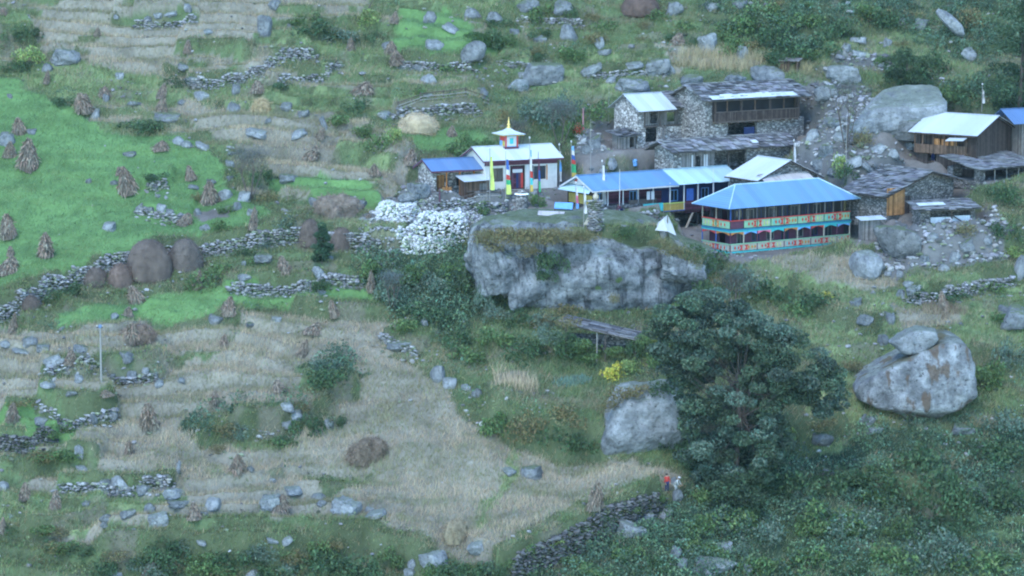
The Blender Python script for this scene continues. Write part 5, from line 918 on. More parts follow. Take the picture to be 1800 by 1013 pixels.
for i in range(2*nb-3):
    x = .05+(L-.1)*i/(2*nb-4); Part().box(x-.04, x+.04, -.03, .05, 3.3, 4.5).build('post', M['wood_grey' if i else 'blue'], q)
for y in (W/2, W-.06):
    Part().box(-.03, .05, y-.045, y+.045, .14, 2.08).build('post', M['blue'], q); Part().box(-.03, .05, y-.04, y+.04, 3.3, 4.5).build('post', M['cream'], q)
Part().box(-.3, L+.3, -.3, W+.3, 4.5, 4.56).build('ceiling', M['wood_brown'], q)
o_ = .75; rz = 2.0; P = Part(); e = [(-o_, -o_, 4.58), (L+o_, -o_, 4.58), (L+o_, W+o_, 4.58), (-o_, W+o_, 4.58)]; r0 = (W/2+.1, W/2, 4.58+rz); r1 = (L-W/2-.1, W/2, 4.58+rz)
P.poly([e[0], e[1], r1, r0], .05); P.poly([e[2], e[3], r0, r1], .05); P.poly([e[3], e[0], r0], .05); P.poly([e[1], e[2], r1], .05); rf = P.build('roof', M['tin_blue'], q)
P = Part()
for a, b in ((e[0], r0), (e[1], r1), (e[2], r1), (e[3], r0), (r0, r1)): P.beam((a[0], a[1], a[2]+.02), (b[0], b[1], b[2]+.03), .06, 6)
P.build('ridge_cap', M['tin_turq'], rf)
# ---- long lodge
q = site('long', 'lodge', 'long low lodge with blue and turquoise sheet roof and yellow gable panels', 'lodge'); L, W, HH = 18.4, 4.6, 3.05
P = Part(); P.box(0, 8, 0, W, -1.2, .98); P.build('base_wall', M['masonry_dark'], q)
Part().box(8.01, L, -.5, W, -.18, 0).build('floor', M['wood_dark'], q)
P = Part(); run(P, 'y', 0, W, 0, .12, .98, 1.12); P.box(0, .12, 0, W, 2.1, HH); P.box(0, .12, 0, .12, 1.12, 2.1); P.box(0, .12, W-.12, W, 1.12, 2.1); P.build('panel_frame', M['wood_dark'], q)
for i in range(7): y = .14+i*(W-.3)/7; Part().box(.02, .08, y+.03, y+(W-.3)/7-.03, 1.14, 2.09).build('yellow_panel', M['yellow'], q)
P = Part(); P.prism([(.0, 0, HH), (.0, W, HH), (.0, W/2, HH+.93)], (.1, 0, 0)); P.build('gable', M['white'], q)
P = Part(); P.prism([(-.03, W/2-1.1, HH+.35), (-.03, W/2-.4, HH+.68), (-.03, W/2-.6, HH+.25)], (.04, 0, 0)); P.prism([(-.03, W/2+1.1, HH+.35), (-.03, W/2+.6, HH+.25), (-.03, W/2+.4, HH+.68)], (.04, 0, 0)); P.build('gable_ornament', M['red'], q)
P = Part(); P.poly([(-.9, -.5, HH-.62), (-.9, W+.5, HH-.62), (0, W+.1, HH-.05), (0, -.1, HH-.05)][::-1], .04); P.build('gable_skirt', M['tin_turq'], q)
P = Part(); P.box(.12, L, W-.12, W, .98, HH); P.box(8, L, W-.12, W, 0, .98); P.box(L-.12, L, 1.2, W-.12, 0, HH)
run(P, 'x', .12, 8, 1.2, .12, .98, HH, [(1.2, 2.2, 1.1, 2.2), (3.4, 4.2, .98, 2.25), (5.4, 6.4, 1.1, 2.2)]); P.build('wall', M['wood_mag'], q)
P = Part(); run(P, 'x', 8.01, L, 1.2, .12, 0, HH, [(8.6, 9.5, .0, 2.0), (10.6, 11.6, .8, 2.0), (12.6, 13.5, 0, 2.0), (14.6, 15.6, .8, 2.0)]); P.build('wall', M['navy'], q)
for a, b, z0, z1 in ((1.2, 2.2, 1.1, 2.2), (5.4, 6.4, 1.1, 2.2), (10.6, 11.6, .8, 2.0), (14.6, 15.6, .8, 2.0)): window(q, a, b, z0, z1, 1.22, M['sky'])
for a, b, z0, z1 in ((3.4, 4.2, .98, 2.25), (8.6, 9.5, 0, 2.0), (12.6, 13.5, 0, 2.0)): Part().box(a, b, 1.26, 1.32, z0, z1).build('door', M['wood_mag'], q)
for i, x in enumerate((.1, 1.9, 3.8, 5.7, 7.6, 9.4, 11.2, 13.0, 15.0, 17.0)): z0 = .98 if x < 8 else 0; Part().box(x-.05, x+.05, -.45 if x > 8 else .02, -.35 if x > 8 else .12, z0, HH-.08).build('post', M['white'], q)
Part().box(4.5, 8.0, .02, .10, .98, 1.4).build('railing', M['beam'], q)
P = Part(); [P.box(8.55+i*.19, 8.55+i*.19+.11, -.46, -.42, .08, .78) for i in range(14)]; P.build('baluster_row', M['yellow'], q)
Part().box(6.0, 8.5, -.48, -.42, .1, .95).build('tarpaulin', M['teal'], q); Part().box(8.45, 11.3, -.5, -.38, .8, .88).build('hand_rail', M['lime'], q); Part().box(8.5, 11.3, -.48, -.42, 0, .07).build('hand_rail', M['blue'], q)
Part().box(11.25, 15.5, -.5, -.42, -.3, .95).build('railing', M['wood_mag'], q); Part().box(11.6, 12.5, -.3, -.26, .95, 2.2).build('hanging_cloth', M['blue'], q)
for x in (6.55, 7.1): Part().box(x, x+.38, -.3, -.27, 1.35, 2.2).build('hanging_cloth', M['white'], q)
Part().beam((9.3, -.42, -.15), (10.35, -.30, -2.2), .11, 4).build('brace', M['cream'], q); Part().beam((12.4, -.42, -.15), (11.4, -.30, -2.2), .11, 4).build('brace', M['cream'], q)
for x in (8.4, 13.6, 15.8, 18): Part().box(x-.08, x+.08, .4, .56, -2.4, -.18).build('stilt', M['beam'], q)
Part().box(8.05, L, 2.4, 2.8, -2.5, -.2).build('base_wall', M['masonry_dark'], q)
rf = gable_roof(q, 0, 10.3, 0, W, HH, 1.0, .55, .75, M['tin_blue'], fascia=M['white'], ox1=0); gable_roof(q, 10.32, L, 0, W, HH+.01, 1.0, 0, .75, M['tin_turq'], ox1=.3)
# ---- temple
q = site('temple', 'temple', 'whitewashed village temple with white sheet roof and painted cupola', 'temple'); L, W, HH = 8.3, 4.6, 3.45
Part().box(-.2, L+.3, -.5, W, -1.4, -.03).build('plinth', M['masonry'], q)
shell(q, 0, L, 0, W, -.02, HH, M['plaster'], .35, front=[(.9, 2.1, .9, 2.3), (2.9, 4.6, 0, 2.5), (5.6, 7.0, .95, 2.35)], gable=.95)
window(q, .9, 2.1, .9, 2.3, .05, M['wood_dark']); window(q, 5.6, 7.0, .95, 2.35, .05, M['wood_dark'], nx=3)
P = Part(); P.box(2.9, 3.05, .02, .15, 0, 2.5); P.box(4.45, 4.6, .02, .15, 0, 2.5); P.box(3.05, 4.45, .02, .15, 2.35, 2.5); d = P.build('door_frame', M['wood_dark'], q)
Part().box(3.05, 4.45, .15, .2, 0, 2.35).build('door', M['wood_mag'], d)
for i, c in enumerate(('plum', 'wood_mag', 'navy', 'plum', 'red')): Part().box(3.08+i*.27, 3.08+i*.27+.24, .06, .08, .15, 1.7).build('door_curtain', M[c], d)
Part().box(3.2, 4.3, .0, .05, 1.75, 2.1).build('valance', M['white'], d)
for x in (7.05, 5.42): Part().box(x, x+.13, -.03, .02, .85, 2.45).build('window_surround', M['orange' if x > 7 else 'dark'], q)
P = Part(); P.box(-.02, L+.02, -.03, -.0, 2.55, 2.93); P.build('wall_band', M['plum'], q)
for x in (2.55, 4.75): Part().box(x, x+.28, -.06, 0, .02, 2.54).build('pilaster', M['white'], q)
gable_roof(q, 0, L, 0, W, HH, .95, .45, .7, M['tin_white'], fascia=M['plum'])
cu = Part().box(3.0, 4.6, W/2-.8, W/2+.8, HH+.4, HH+.85).build('cupola_base', M['plum'], q); z = HH+.8
Part().box(3.1, 4.5, W/2-.7, W/2+.7, z, z+1.25).build('cupola_wall', M['sky'], cu)
P = Part(); P.box(3.25, 4.35, W/2-.72, W/2-.7, z+.12, z+1.1); P.build('painted_panel', M['white'], cu); Part().box(3.6, 4.0, W/2-.74, W/2-.72, z+.35, z+.95).build('painted_figure', M['teal'], cu)
for x in (3.08, 4.37): Part().box(x, x+.15, W/2-.76, W/2-.7, z, z+1.25).build('cupola_post', M['red'], cu)
P = Part().box(3.07, 3.1, W/2-.6, W/2+.0, z+.1, z+.65).build('painted_panel', M['yellow'], cu); Part().box(3.07, 3.1, W/2-.6, W/2+.6, z+.66, z+1.15).build('painted_panel', M['red'], cu)
def pyramid(P, cx, cy, prof):
    V = []
    for r, zz_ in prof: V += [(cx-r, cy-r, zz_), (cx+r, cy-r, zz_), (cx+r, cy+r, zz_), (cx-r, cy+r, zz_)]
    F = [(k*4+i, k*4+(i+1) % 4, k*4+4+(i+1) % 4, k*4+4+i) for k in range(len(prof)-1) for i in range(4)]+[(3, 2, 1, 0), tuple(range(len(V)-4, len(V)))]; P.add(V, F)
P = Part(); pyramid(P, 3.8, W/2, [(1.3, z+1.32), (1.36, z+1.38), (.95, z+1.50), (.5, z+1.68), (.2, z+1.90), (.08, z+2.0)]); cr = P.build('cupola_roof', M['tin_white'], cu)
P = Part(); pyramid(P, 3.8, W/2, [(1.2, z+1.22), (1.2, z+1.3)]); P.build('cupola_fascia', M['yellow'], cr)
Part().lathe([(.2, z+1.9), (.24, z+2.02), (.1, z+2.12), (.17, z+2.25), (.17, z+2.36), (.07, z+2.48), (.1, z+2.6), (.05, z+2.75), (.015, z+3.15)], 10, o=(3.8, W/2, 0)).build('spire', M['gold'], cr, smooth=True)
# ---- temple annex
q = site('annex', 'annex', 'small stone annex with deep blue roof and open wooden porch left of the temple', 'annex'); L, W, HH = 5.2, 3.8, 2.85
shell(q, 0, L, 1.3, W, -.8, HH, M['masonry_pale'], .35, front=[(1.0, 1.9, .2, 2.0), (3.2, 4.2, .8, 1.9)]); P = Part(); P.box(0, .35, 0, 1.3, -.8, HH); P.box(.35, L, 0, .35, -.8, .02); P.box(0, L, .36, 1.3, -.1, .0); P.build('wall', M['masonry_pale'], q)
G = Part(); gables(G, 0, L, 0, W, HH, .8, .3); G.build('gable', M['plaster'], q)
for x in (1.6, 3.1, 4.7): Part().box(x-.06, x+.06, .1, .22, .02, HH).build('post', M['orange'], q)
Part().box(1.1, 2.2, .12, .18, .02, .85).build('porch_panel', M['wood_orange'], q); P = Part(); [P.box(3.2+i*.15, 3.27+i*.15, .12, .18, .05, .95) for i in range(9)]; P.build('railing', M['wood_orange'], q)
Part().box(1.0, 1.9, 1.35, 1.42, .2, 2.0).build('door', M['wood_orange'], q); window(q, 3.2, 4.2, .8, 1.9, 1.35, M['wood_dark'])
gable_roof(q, 0, L, 0, W, HH, .8, .4, .55, M['tin_deep'], fascia=M['plum'])
q = site('shed', 'shed', 'small brown plank shed with crooked sheet roof in front of the annex', 'shed'); L, W, HH = 2.6, 1.6, 2.0
shell(q, 0, L, 0, W, -.5, HH, M['wood_brown'], .1, front=[(1.5, 2.3, 0, 1.7)]); Part().box(1.5, 2.3, .05, .08, 0, 1.7).build('door', M['wood_grey'], q); P = Part(); P.poly([(-.5, -.5, HH+.02), (2.9, -.6, HH+.12), (3.0, 1.9, HH+.55), (-.4, 1.9, HH+.45)], .04); P.build('roof', M['tin_pale'], q)
P = Part(); P.box(-.08, -.02, .2, .3, -.4, 2); P.beam((-.1, -.1, .9), (L, -.12, 1.0), .05); P.beam((-.1, -.1, .3), (L, -.12, .35), .05); P.build('batten', M['beam'], q)
# ---- upper stone houses
q = site('stoneA', 'stone_house', 'stone house with pale sheet roof at the left of the upper pair', 'house'); L, W, HH = 6.0, 4.4, 3.8
shell(q, 0, L, 0, W, -1.2, 1.55, M['masonry_pale'], .45, front=[(1.0, 2.7, -.05, 1.54)], skip='lb'); P = Part(); run(P, 'y', .45, W-.45, 0, .45, -1.2, HH); P.box(0, L, W-.45, W, -1.2, HH); P.box(0, .75, 0, .45, 1.56, HH); gables(P, 0, L, 0, W, HH, 1.25, .4); P.build('wall', M['masonry_pale'], q)
P = Part(); run(P, 'x', .76, L, .55, .1, 1.7, HH, [(2.0, 2.9, 1.9, 3.1), (4.2, 5.2, 2.0, 3.0)]); P.build('gallery_wall', M['wood_grey'], q); P = Part(); P.box(.76, L+.1, -.05, .5, 1.57, 1.7); P.box(.76, 1.0, .02, .2, 1.7, HH); P.box(2.9, 3.05, .02, .15, 1.7, HH); P.box(5.8, 5.98, .02, .15, 1.7, HH); P.build('gallery_beam', M['beam'], q)
P = Part(); P.beam((2.2, -1.0, -.2), (3.2, -.1, 1.75), .07, 5); P.beam((2.6, -1.0, -.2), (3.6, -.1, 1.75), .07, 5); [P.beam((2.2+.1*i+.05, -1+.09*i+.02, -.1+.2*i), (2.6+.1*i+.05, -1+.09*i+.02, -.1+.2*i), .03, 4) for i in range(1, 9)]; P.build('ladder', M['wood_grey'], q)
gable_roof(q, 0, 4.6, 0, W, HH, 1.25, .4, .75, M['tin_pale'], ox1=0); gable_roof(q, 4.62, L, 0, W, HH-.03, 1.25, 0, .45, M['slate'], ox1=.2, tone=(.10, .22))
q = site('stoneB', 'stone_house', 'large slate roofed stone house with long dark wooden gallery', 'house'); L, W, HH = 13.2, 5.6, 4.65
shell(q, 0, L, 0, W, -1.5, 2.0, M['masonry'], .5, front=[(3.0, 6.9, .3, 1.75)]); P = Part(); P.box(0, .85, 0, .5, 2.01, HH); P.box(0, .5, .5, W, 2.01, HH); P.box(0, L, W-.45, W, 2.01, HH); P.box(L-.5, L, .8, W-.45, 2.01, HH); gables(P, 0, L, 0, W, HH, 1.15, .4); P.build('wall', M['masonry'], q)
P = Part(); P.box(.9, 12.3, -.45, -.38, 2.0, 2.95); P.box(.9, .97, -.38, .5, 2.0, HH-.2); P.box(12.23, 12.3, -.38, .8, 2.0, HH-.2); [P.box(x-.14, x+.14, -.45, -.38, 2.95, HH-.25) for x in (1.04, 4.4, 8.3, 12.16)]; P.box(.9, 12.3, -.45, -.38, HH-.25, HH-.1); P.build('gallery', M['wood_dark'], q)
P = Part(); P.box(.9, 12.3, -.5, .5, 1.86, 2.0) ; P.box(.9, 12.3, -.5, -.34, 2.95, 3.05); [P.beam((x, -.55, 1.8), (x, .1, 1.8), .07, 5) for x in np.arange(1.2, 12.2, .9)]; P.build('gallery_beam', M['beam'], q)
Part().box(.9, 12.3, .52, .6, 2.02, HH).build('inner_wall', M['dark'], q); Part().box(5.2, 6.6, .1, .18, .3, 1.2).build('hanging_cloth', M['navy'], q)  # inner wall's near-black colour is painted shade behind the gallery openings
[Part().box(x-.07, x+.07, -.36, -.3, 2.95, HH-.25).build('mullion', M['wood_brown'], q) for x in (2.6, 6.3, 10.2)]
rf = gable_roof(q, 0, L, 0, W, HH, 1.15, .5, .9, M['slate'], tone=(.06, .27), su=.75)
k_ = 1.15/2.8; P = Part()
for i in range(7):
    x0, x1 = .2+i*1.62, .2+i*1.62+1.66; y0, y1 = -.98, -.05+random.uniform(-.15, .15); P.poly([(x0, y0, HH+y0*k_+.2), (x1, y0, HH+y0*k_+.2+(i % 2)*.02), (x1, y1, HH+y1*k_+.2+(i % 2)*.02), (x0, y1, HH+y1*k_+.2)], .02)
P.build('metal_sheet', M['tin_white'], rf)
q = site('slateC', 'stone_house', 'long low shed with sagging slate roof behind the turquoise roof', 'shed'); L, W, HH = 15.5, 3.4, 2.5
shell(q, 0, L, 0, W, -1, HH, M['masonry'], .4, front=[(1.0, 9.6, -.2, 2.3)], gable=.75); P = Part(); run(P, 'x', 1.0, 5.4, .15, .08, -.2, 2.3, [(3.0, 3.6, .3, 1.6)]); P.build('plank_wall', M['wood_grey'], q); Part().box(7.2, 7.35, .1, .25, -.2, 1.7).build('post', M['beam'], q)
for x in (2.4, 4.0, 4.3): Part().box(x, x+.16, .05, .12, -.2, 1.7).build('white_board', M['white'], q)
rf = gable_roof(q, 0, L, 0, W, HH, .75, .8, .8, M['slate'], tone=(.08, .30), su=.7); P = Part(); P.poly([(10.2, -.2, HH+.14), (11.0, -.2, HH+.14), (11.0, .3, HH+.42), (10.2, .3, HH+.42)], .02); P.build('metal_sheet', M['tin_white'], rf)
q = site('hut', 'hut', 'tiny stick walled hut with drooping slate roof beside the left stone house', 'hut'); L, W, HH = 1.9, 1.7, 1.35
shell(q, 0, L, .0, W, -.6, HH, M['wood_grey'], .1, front=[(1.1, 1.7, .1, 1.2)]); P = Part(); P.poly([(-.5, -.5, HH-.05), (L+.4, -.5, HH+.12), (L+.4, W+.4, HH+.6), (-.5, W+.4, HH+.42)], .06, (.12, .12, .13)); P.slates((-.55, -.55, HH), (L+.45, -.55, HH+.16), (L+.45, W+.4, HH+.64), (-.55, W+.4, HH+.46), .5, .4, .05, (.08, .18)); P.build('roof', M['slate'], q)
# ---- kitchen, barn, right hand houses (gable end facing the valley)
q = site('kitchen', 'stone_house', 'small stone kitchen with pale roof and dark gable joined to the long lodge', 'house'); L, W, HH = 5.0, 7.6, 1.75
shell(q, -L, 0, 0, W, -1, HH, M['masonry_dark'], .4, right=[(2.6, 3.6, -.1, 1.5)], gable=1.7); gable_roof(q, -L, 0, 0, W, HH, 1.7, .3, .5, M['tin_white'], ox1=.45, fascia=M['wood_dark']); Part().box(-.12, -.05, 2.6, 3.6, -.1, 1.5).build('door', M['wood_dark'], q)
q = site('lodgeback', 'outhouse', 'low outhouse with rusty pale sheet roof behind the blue hip roof', 'shed'); L, W, HH = 5.2, 3.4, 1.6
shell(q, 0, L, 0, W, -1, HH, M['masonry_dark'], .35, front=[(1, 2, 0, 1.4)], gable=.9); Part().box(1, 2, .1, .16, 0, 1.4).build('door', M['wood_dark'], q); gable_roof(q, 0, L, 0, W, HH, .9, .5, .6, M['tin_rust'])
q = site('barnD', 'barn', 'slate roofed stone barn with an orange plank corner right of the hip roofed lodge', 'barn'); L, W, HH = 6.2, 9.2, 2.15
shell(q, -L, 0, 0, W, -1.5, HH, M['masonry_dark'], .45, right=[(2.5, 3.3, -.2, 1.8)], gable=2.0, fr=.62, bz=1.1); Part().box(.02, .10, .02, 2.4, -.1, HH+.55).build('plank_wall', M['wood_orange'], q); Part().box(-.2, -.12, 2.5, 3.3, -.2, 1.8).build('door', M['wood_dark'], q)
gable_roof(q, -L, 0, 0, W, HH, 2.0, .4, .7, M['slate'], ox1=.6, tone=(.05, .24), fascia=M['wood_dark'], su=.8, fr=.62, bz=1.1)
q = site('hutE', 'hut', 'low slate roofed hut closed with pale blue sheets above the rubble', 'hut'); L, W, HH = 5.9, 2.2, 1.65
shell(q, 0, L, 0, W, -1, HH, M['masonry_dark'], .35, front=[(1.0, 5.5, .1, 1.5)]); P = Part(); P.box(1.1, 3.3, .05, .09, .12, .85); P.box(3.5, 5.4, .05, .09, .12, .95); P.build('sheet_panel', M['tin_white'], q); P = Part(); P.box(3.3, 3.45, 0, .12, .1, 1.5); P.beam((3.4, -.1, 1.0), (4.9, -.1, .1), .06); P.build('post', M['beam'], q)
P = Part(); P.slates((-.6, -.7, HH), (L+.4, -.7, HH+.1), (L+.3, W+.4, HH+.75), (-.5, W+.4, HH+.65), .6, .45, .06, (.12, .26)); P.poly([(-.55, -.65, HH-.04), (L+.35, -.65, HH+.06), (L+.3, W+.4, HH+.7), (-.5, W+.4, HH+.6)], .05, (.1, .1, .1)); rf = P.build('roof', M['slate'], q); P = Part(); P.poly([(-.1, .2, HH+.42), (2.8, .2, HH+.45), (2.8, 1.1, HH+.62), (-.1, 1.1, HH+.6)], .02); P.build('metal_sheet', M['tin_white'], rf)
q = site('houseF', 'stone_house', 'tin roofed house with brown wooden gallery at the right edge', 'house'); L, W, HH = 7.2, 7.6, 3.3
shell(q, -L, 0, 0, W, -1.5, HH, M['wood_dark'], .4, front=[(-6.8, -1.2, 1.0, 2.8), (-5.8, -4.8, -.1, .95)], gable=1.5)
P = Part(); P.box(-7.2, -.9, -.5, -.42, .95, 1.75); [P.box(x-.08, x+.08, -.5, -.42, 1.75, 2.75) for x in (-7.12, -6.2, -4.9, -3.6, -2.3, -.98)]; P.box(-7.2, -.9, -.5, 0, .82, .95); P.build('gallery', M['wood_brown'], q)
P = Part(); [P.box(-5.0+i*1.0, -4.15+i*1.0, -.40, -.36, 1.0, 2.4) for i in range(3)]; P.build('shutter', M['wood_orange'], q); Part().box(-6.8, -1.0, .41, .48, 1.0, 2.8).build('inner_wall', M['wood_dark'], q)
gable_roof(q, -L, 0, 0, W, HH, 1.5, .6, .8, M['tin_pale'], ox1=.5, fascia=M['wood_dark']); P = Part(); P.poly([(-2.9, -1.5, 2.35), (-.8, -1.5, 2.45), (-.8, -.6, 2.7), (-2.9, -.6, 2.6)], .03); P.build('awning', M['tin_white'], q)
q = site('leanG', 'shed', 'open fronted lean-to with long drooping slate roof at the right edge', 'shed'); L, W, HH = 8.0, 4.6, 1.15
shell(q, 0, L, 0, W, -1, HH, M['masonry_dark'], .3, front=[(.8, 7.4, -.1, 1.1)], left=[(.8, 3.8, -.1, 1.1)]); P = Part(); [P.beam((x, .15, -.2), (x, .15, 1.1), .06, 5) for x in (2.4, 4.2, 6.0)]; P.build('post', M['pole'], q)
P = Part(); P.slates((-.7, -.6, HH), (L+.5, -.6, HH+.1), (L+.5, W+.3, HH+1.25), (-.7, W+.3, HH+1.15), .7, .5, .06, (.12, .26)); P.poly([(-.7, -.55, HH-.05), (L+.5, -.55, HH+.05), (L+.5, W+.3, HH+1.2), (-.7, W+.3, HH+1.1)], .05, (.1, .1, .1)); P.build('roof', M['slate'], q)
q = site('tin', 'hut', 'small grey blue sheet hut standing at the right end of the painted lodge', 'hut'); L, W, HH = 1.9, 1.4, 2.0
shell(q, 0, L, 0, W, -.6, HH, M['wood_grey'], .08, front=[(.5, 1.3, 0, 1.8)]); Part().box(.5, 1.3, .02, .06, 0, 1.8).build('door', M['wood_grey'], q); P = Part(); P.poly([(-.3, -.4, HH+.02), (L+.5, -.4, HH+.12), (L+.5, W+.3, HH+.25), (-.3, W+.3, HH+.15)], .03); P.build('roof', M['tin_pale'], q)
q = site('blueH', 'house', 'house with bright blue roof cut off by the right edge', 'house'); L, W, HH = 6.0, 4.0, 2.6
shell(q, 0, L, 0, W, -1.2, HH, M['wood_grey'], .15, front=[(1, 2, .8, 1.9)], gable=1.1); window(q, 1, 2, .8, 1.9, .04, M['sky']); gable_roof(q, 0, L, 0, W, HH, 1.1, 1.4, .6, M['tin_deep'])
# lean-to under the great boulder
q0 = hit(1062, 630); q = empty('lean_to', q0, R(-14), 'rough plank lean-to on thin posts tucked under the great boulder', 'lean-to')
P = Part(); P.slates((-4.2, -.6, 3.3), (3.6, -.6, 1.9), (3.4, 2.0, 2.3), (-4.0, 2.0, 3.7), 1.3, .7, .06, (.07, .20)); P.poly([(-4.1, -.55, 3.22), (3.55, -.55, 1.84), (3.4, 1.9, 2.24), (-4.0, 1.9, 3.62)], .06, (.12, .10, .08)); P.build('roof', M['slate'], q)
P = Part(); P.poly([(-1.4, -.9, 2.85), (3.2, -.9, 2.0), (3.2, -.55, 2.06), (-1.4, -.55, 2.92)], .04); P.build('plank', M['wood_grey'], q)
for x in (-3.6, -.6, .2, 3.1): Part().beam((x, -.45, -1.2), (x, -.45, 2.52-.18*x), .07, 6).build('post', M['pole' if x == -.6 else 'beam'], q)
Part().box(-3.9, 3.2, .9, 1.2, -.8, 2.1).build('wall', M['masonry_dark'], q)
# dark board shelter among the maize
q0 = hit(1386, 128); q = empty('shelter', q0, R(-20), 'small board shelter with a dark open side above the slate roof', 'shelter'); P = Part(); P.box(-1.0, .1, 0, .1, -.2, 1.3); P.box(.9, 1.0, 0, 1.4, -.2, 1.2); P.box(-1.0, 1, 1.3, 1.4, -.2, 1.3); P.box(-1, -.9, .1, 1.3, -.2, 1.3); P.build('wall', M['wood_brown'], q); Part().poly([(-1.2, -.2, 1.32), (1.2, -.2, 1.3), (1.2, 1.6, 1.55), (-1.2, 1.6, 1.57)], .05).build('roof', M['wood_grey'], q)
# ================================================================ POLES, FLAGS, SMALL THINGS
def flagpole(px, yb, yt, label, cols, f0=.15, f1=.9, wd=.32, mat='pole', r=.04, finial='white', name='prayer_flag_pole', bush=False, droop=.0):
    q = hit(px, yb); s = ppm(q); h = (yb-yt)/s; o = empty(name, (q[0], q[1], q[2]), RNG.uniform(-.5, .3), label, 'flag pole' if cols else 'pole', 'tall poles around the village')
    Part().beam((0, 0, -.3), (0, 0, h), r, 6, r2=r*.6).build('pole', M[mat], o)
    if finial: Part().lathe([(.02, h-.05), (.07, h), (.09, h+.08), (.04, h+.15), (.01, h+.22)], 8).build('finial', M[finial], o)
    n = len(cols)
    for i, c in enumerate(cols):
        za = h*(f1-(f1-f0)*i/n); zb = h*(f1-(f1-f0)*(i+1)/n)+.01; V = []; m = 5
        for j in range(m+1):
            t = j/m; z = za+(zb-za)*t; g = (i+t)/n; ww = wd*(.55+.75*g)
            for k in range(4): u = k/3; V.append((.05+ww*u, .07*math.sin(g*9+u*3)+droop*u*.1, z+.05*math.sin(u*3+g*5)*u-.06*u))
        F = [(j*4+k, j*4+k+1, j*4+5+k, j*4+4+k) for j in range(m) for k in range(3)]; V2 = [(x, y+.012, z) for x, y, z in V]; nV = len(V)
        Part().add(V+V2, F+[tuple(nV+a for a in f[::-1]) for f in F]).build('flag', M[c], o)
    return o
flagpole(861, 352, 262, 'pole with a long lime yellow banner in front of the wooden shed', ['lime', 'lime', 'lime'], .2, .86, .36); flagpole(856, 355, 274, 'thin bare pole just left of the lime banner', [], finial=None, r=.025)
flagpole(889, 350, 268, 'flag pole with blue white red green and lime banner left of the temple door', ['blue', 'blue', 'white', 'red', 'green', 'lime', 'lime'], .1, .85, .42); flagpole(931, 345, 243, 'flag pole with pale blue and red banner right of the temple door', ['sky', 'white', 'white', 'red', 'teal', 'yellow'], .08, .8, .26)
flagpole(946, 345, 268, 'dark purple and green flag pole before the temple window', ['plum', 'blue', 'green'], .1, .85, .18, mat='plum', r=.05); flagpole(983, 330, 255, 'flag pole with white banner at the right corner of the temple', ['white', 'sky', 'white'], .15, .85, .2)
flagpole(1004, 318, 250, 'flag pole with blue white red green and yellow banner between temple and long lodge', ['sky', 'white', 'blue', 'red', 'green', 'green', 'yellow'], .1, .9, .42); flagpole(1038, 305, 210, 'tall bare grey pole behind the left end of the long lodge', [], finial=None, r=.035)
flagpole(1058, 378, 284, 'pole with a broad white banner in front of the long lodge', ['white', 'white', 'white', 'white'], .2, .93, .34); flagpole(1089, 385, 298, 'thin white pole before the middle of the blue roof', [], r=.04, mat='white', finial=None)
flagpole(1012, 392, 322, 'pole with pink and white banner before the yellow panels', ['white', 'pink', 'sky'], .3, .9, .22); flagpole(1026, 400, 330, 'pole with a narrow white banner right of the yellow panels', ['white', 'white'], .35, .9, .24)
flagpole(1253, 400, 296, 'slender metal pole left of the blue hip roof', [], r=.045, mat='white', finial=None); flagpole(1395, 295, 248, 'short pole with white cloth above the stone kitchen', ['white'], .2, .95, .2); flagpole(1487, 300, 205, 'tall thin grey pole in the rubble beside the half bare tree', [], r=.035, finial=None)
flagpole(1647, 190, 158, 'short white flag pole on the right edge of the sloping outcrop', ['white', 'white'], .2, .95, .26); flagpole(1726, 196, 150, 'pale pole with white top left of the dense dark tree', ['white'], .3, .9, .22); flagpole(1025, 232, 190, 'pinkish carved wooden post in the thicket behind the temple', [], mat='dusty', r=.13, finial=None)
flagpole(773, 358, 330, 'short plum painted post in front of the annex', [], r=.09, mat='plum', finial=None); flagpole(1070, 222, 150, 'thin forked pole left of the stone houses', [], r=.025, finial=None)
flagpole(1050, 360, 352, 'stub pole', [], r=.03, finial=None) if False else None
flagpole(640, 30, -6, 'leaning dark log pole at the top edge of the photo', [], r=.09, mat='beam', finial=None, name='log_pole').rotation_euler = (0, R(28), 0)
q = hit(178, 672); s = ppm(q); o = empty('utility_pole', q, 0, 'grey utility pole standing in the lower left straw field', 'utility pole'); h = 102/s; Part().beam((0, 0, -.4), (0, 0, h), .10, 8, r2=.07).build('pole', M['pole'], o)
Part().box(-.35, .25, -.05, .05, h-.35, h-.22).build('crossarm', M['wood_grey'], o); Part().box(-.14, .14, -.22, -.1, h-.3, h-.02).build('lamp', M['tin_deep'], o); [Part().lathe([(.04, h-.22), (.06, h-.16), (.03, h-.08)], 6, o=(x, 0, 0)).build('insulator', M['white'], o) for x in (-.3, .2)]
def logline(a, b, label, n=2, hgt=.7, sag=.1):
    p, q_ = hit(*a), hit(*b); o = empty('rail_fence', p, 0, label, 'fence'); d = q_-p; m = max(2, int(np.hypot(*d[:2])/2.2))
    for i in range(m+1): x, y = d[0]*i/m, d[1]*i/m; z = gz(p[0]+x, p[1]+y)-p[2]; Part().beam((x, y, z-.3), (x, y, z+hgt+.15), .06, 5).build('post', M['beam'], o)
    for k in range(n):
        for i in range(m):
            f0, f1 = i/m, (i+1)/m; zz0 = gz(p[0]+d[0]*f0, p[1]+d[1]*f0)-p[2]; zz1 = gz(p[0]+d[0]*f1, p[1]+d[1]*f1)-p[2]; Part().beam((d[0]*f0-.1, d[1]*f0-.05, zz0+hgt-.35*k+RNG.uniform(-.05, .05)), (d[0]*f1+.1, d[1]*f1-.05, zz1+hgt-.35*k+RNG.uniform(-.05, .05)), .045, 5).build('rail', M['pole' if k else 'beam'], o)
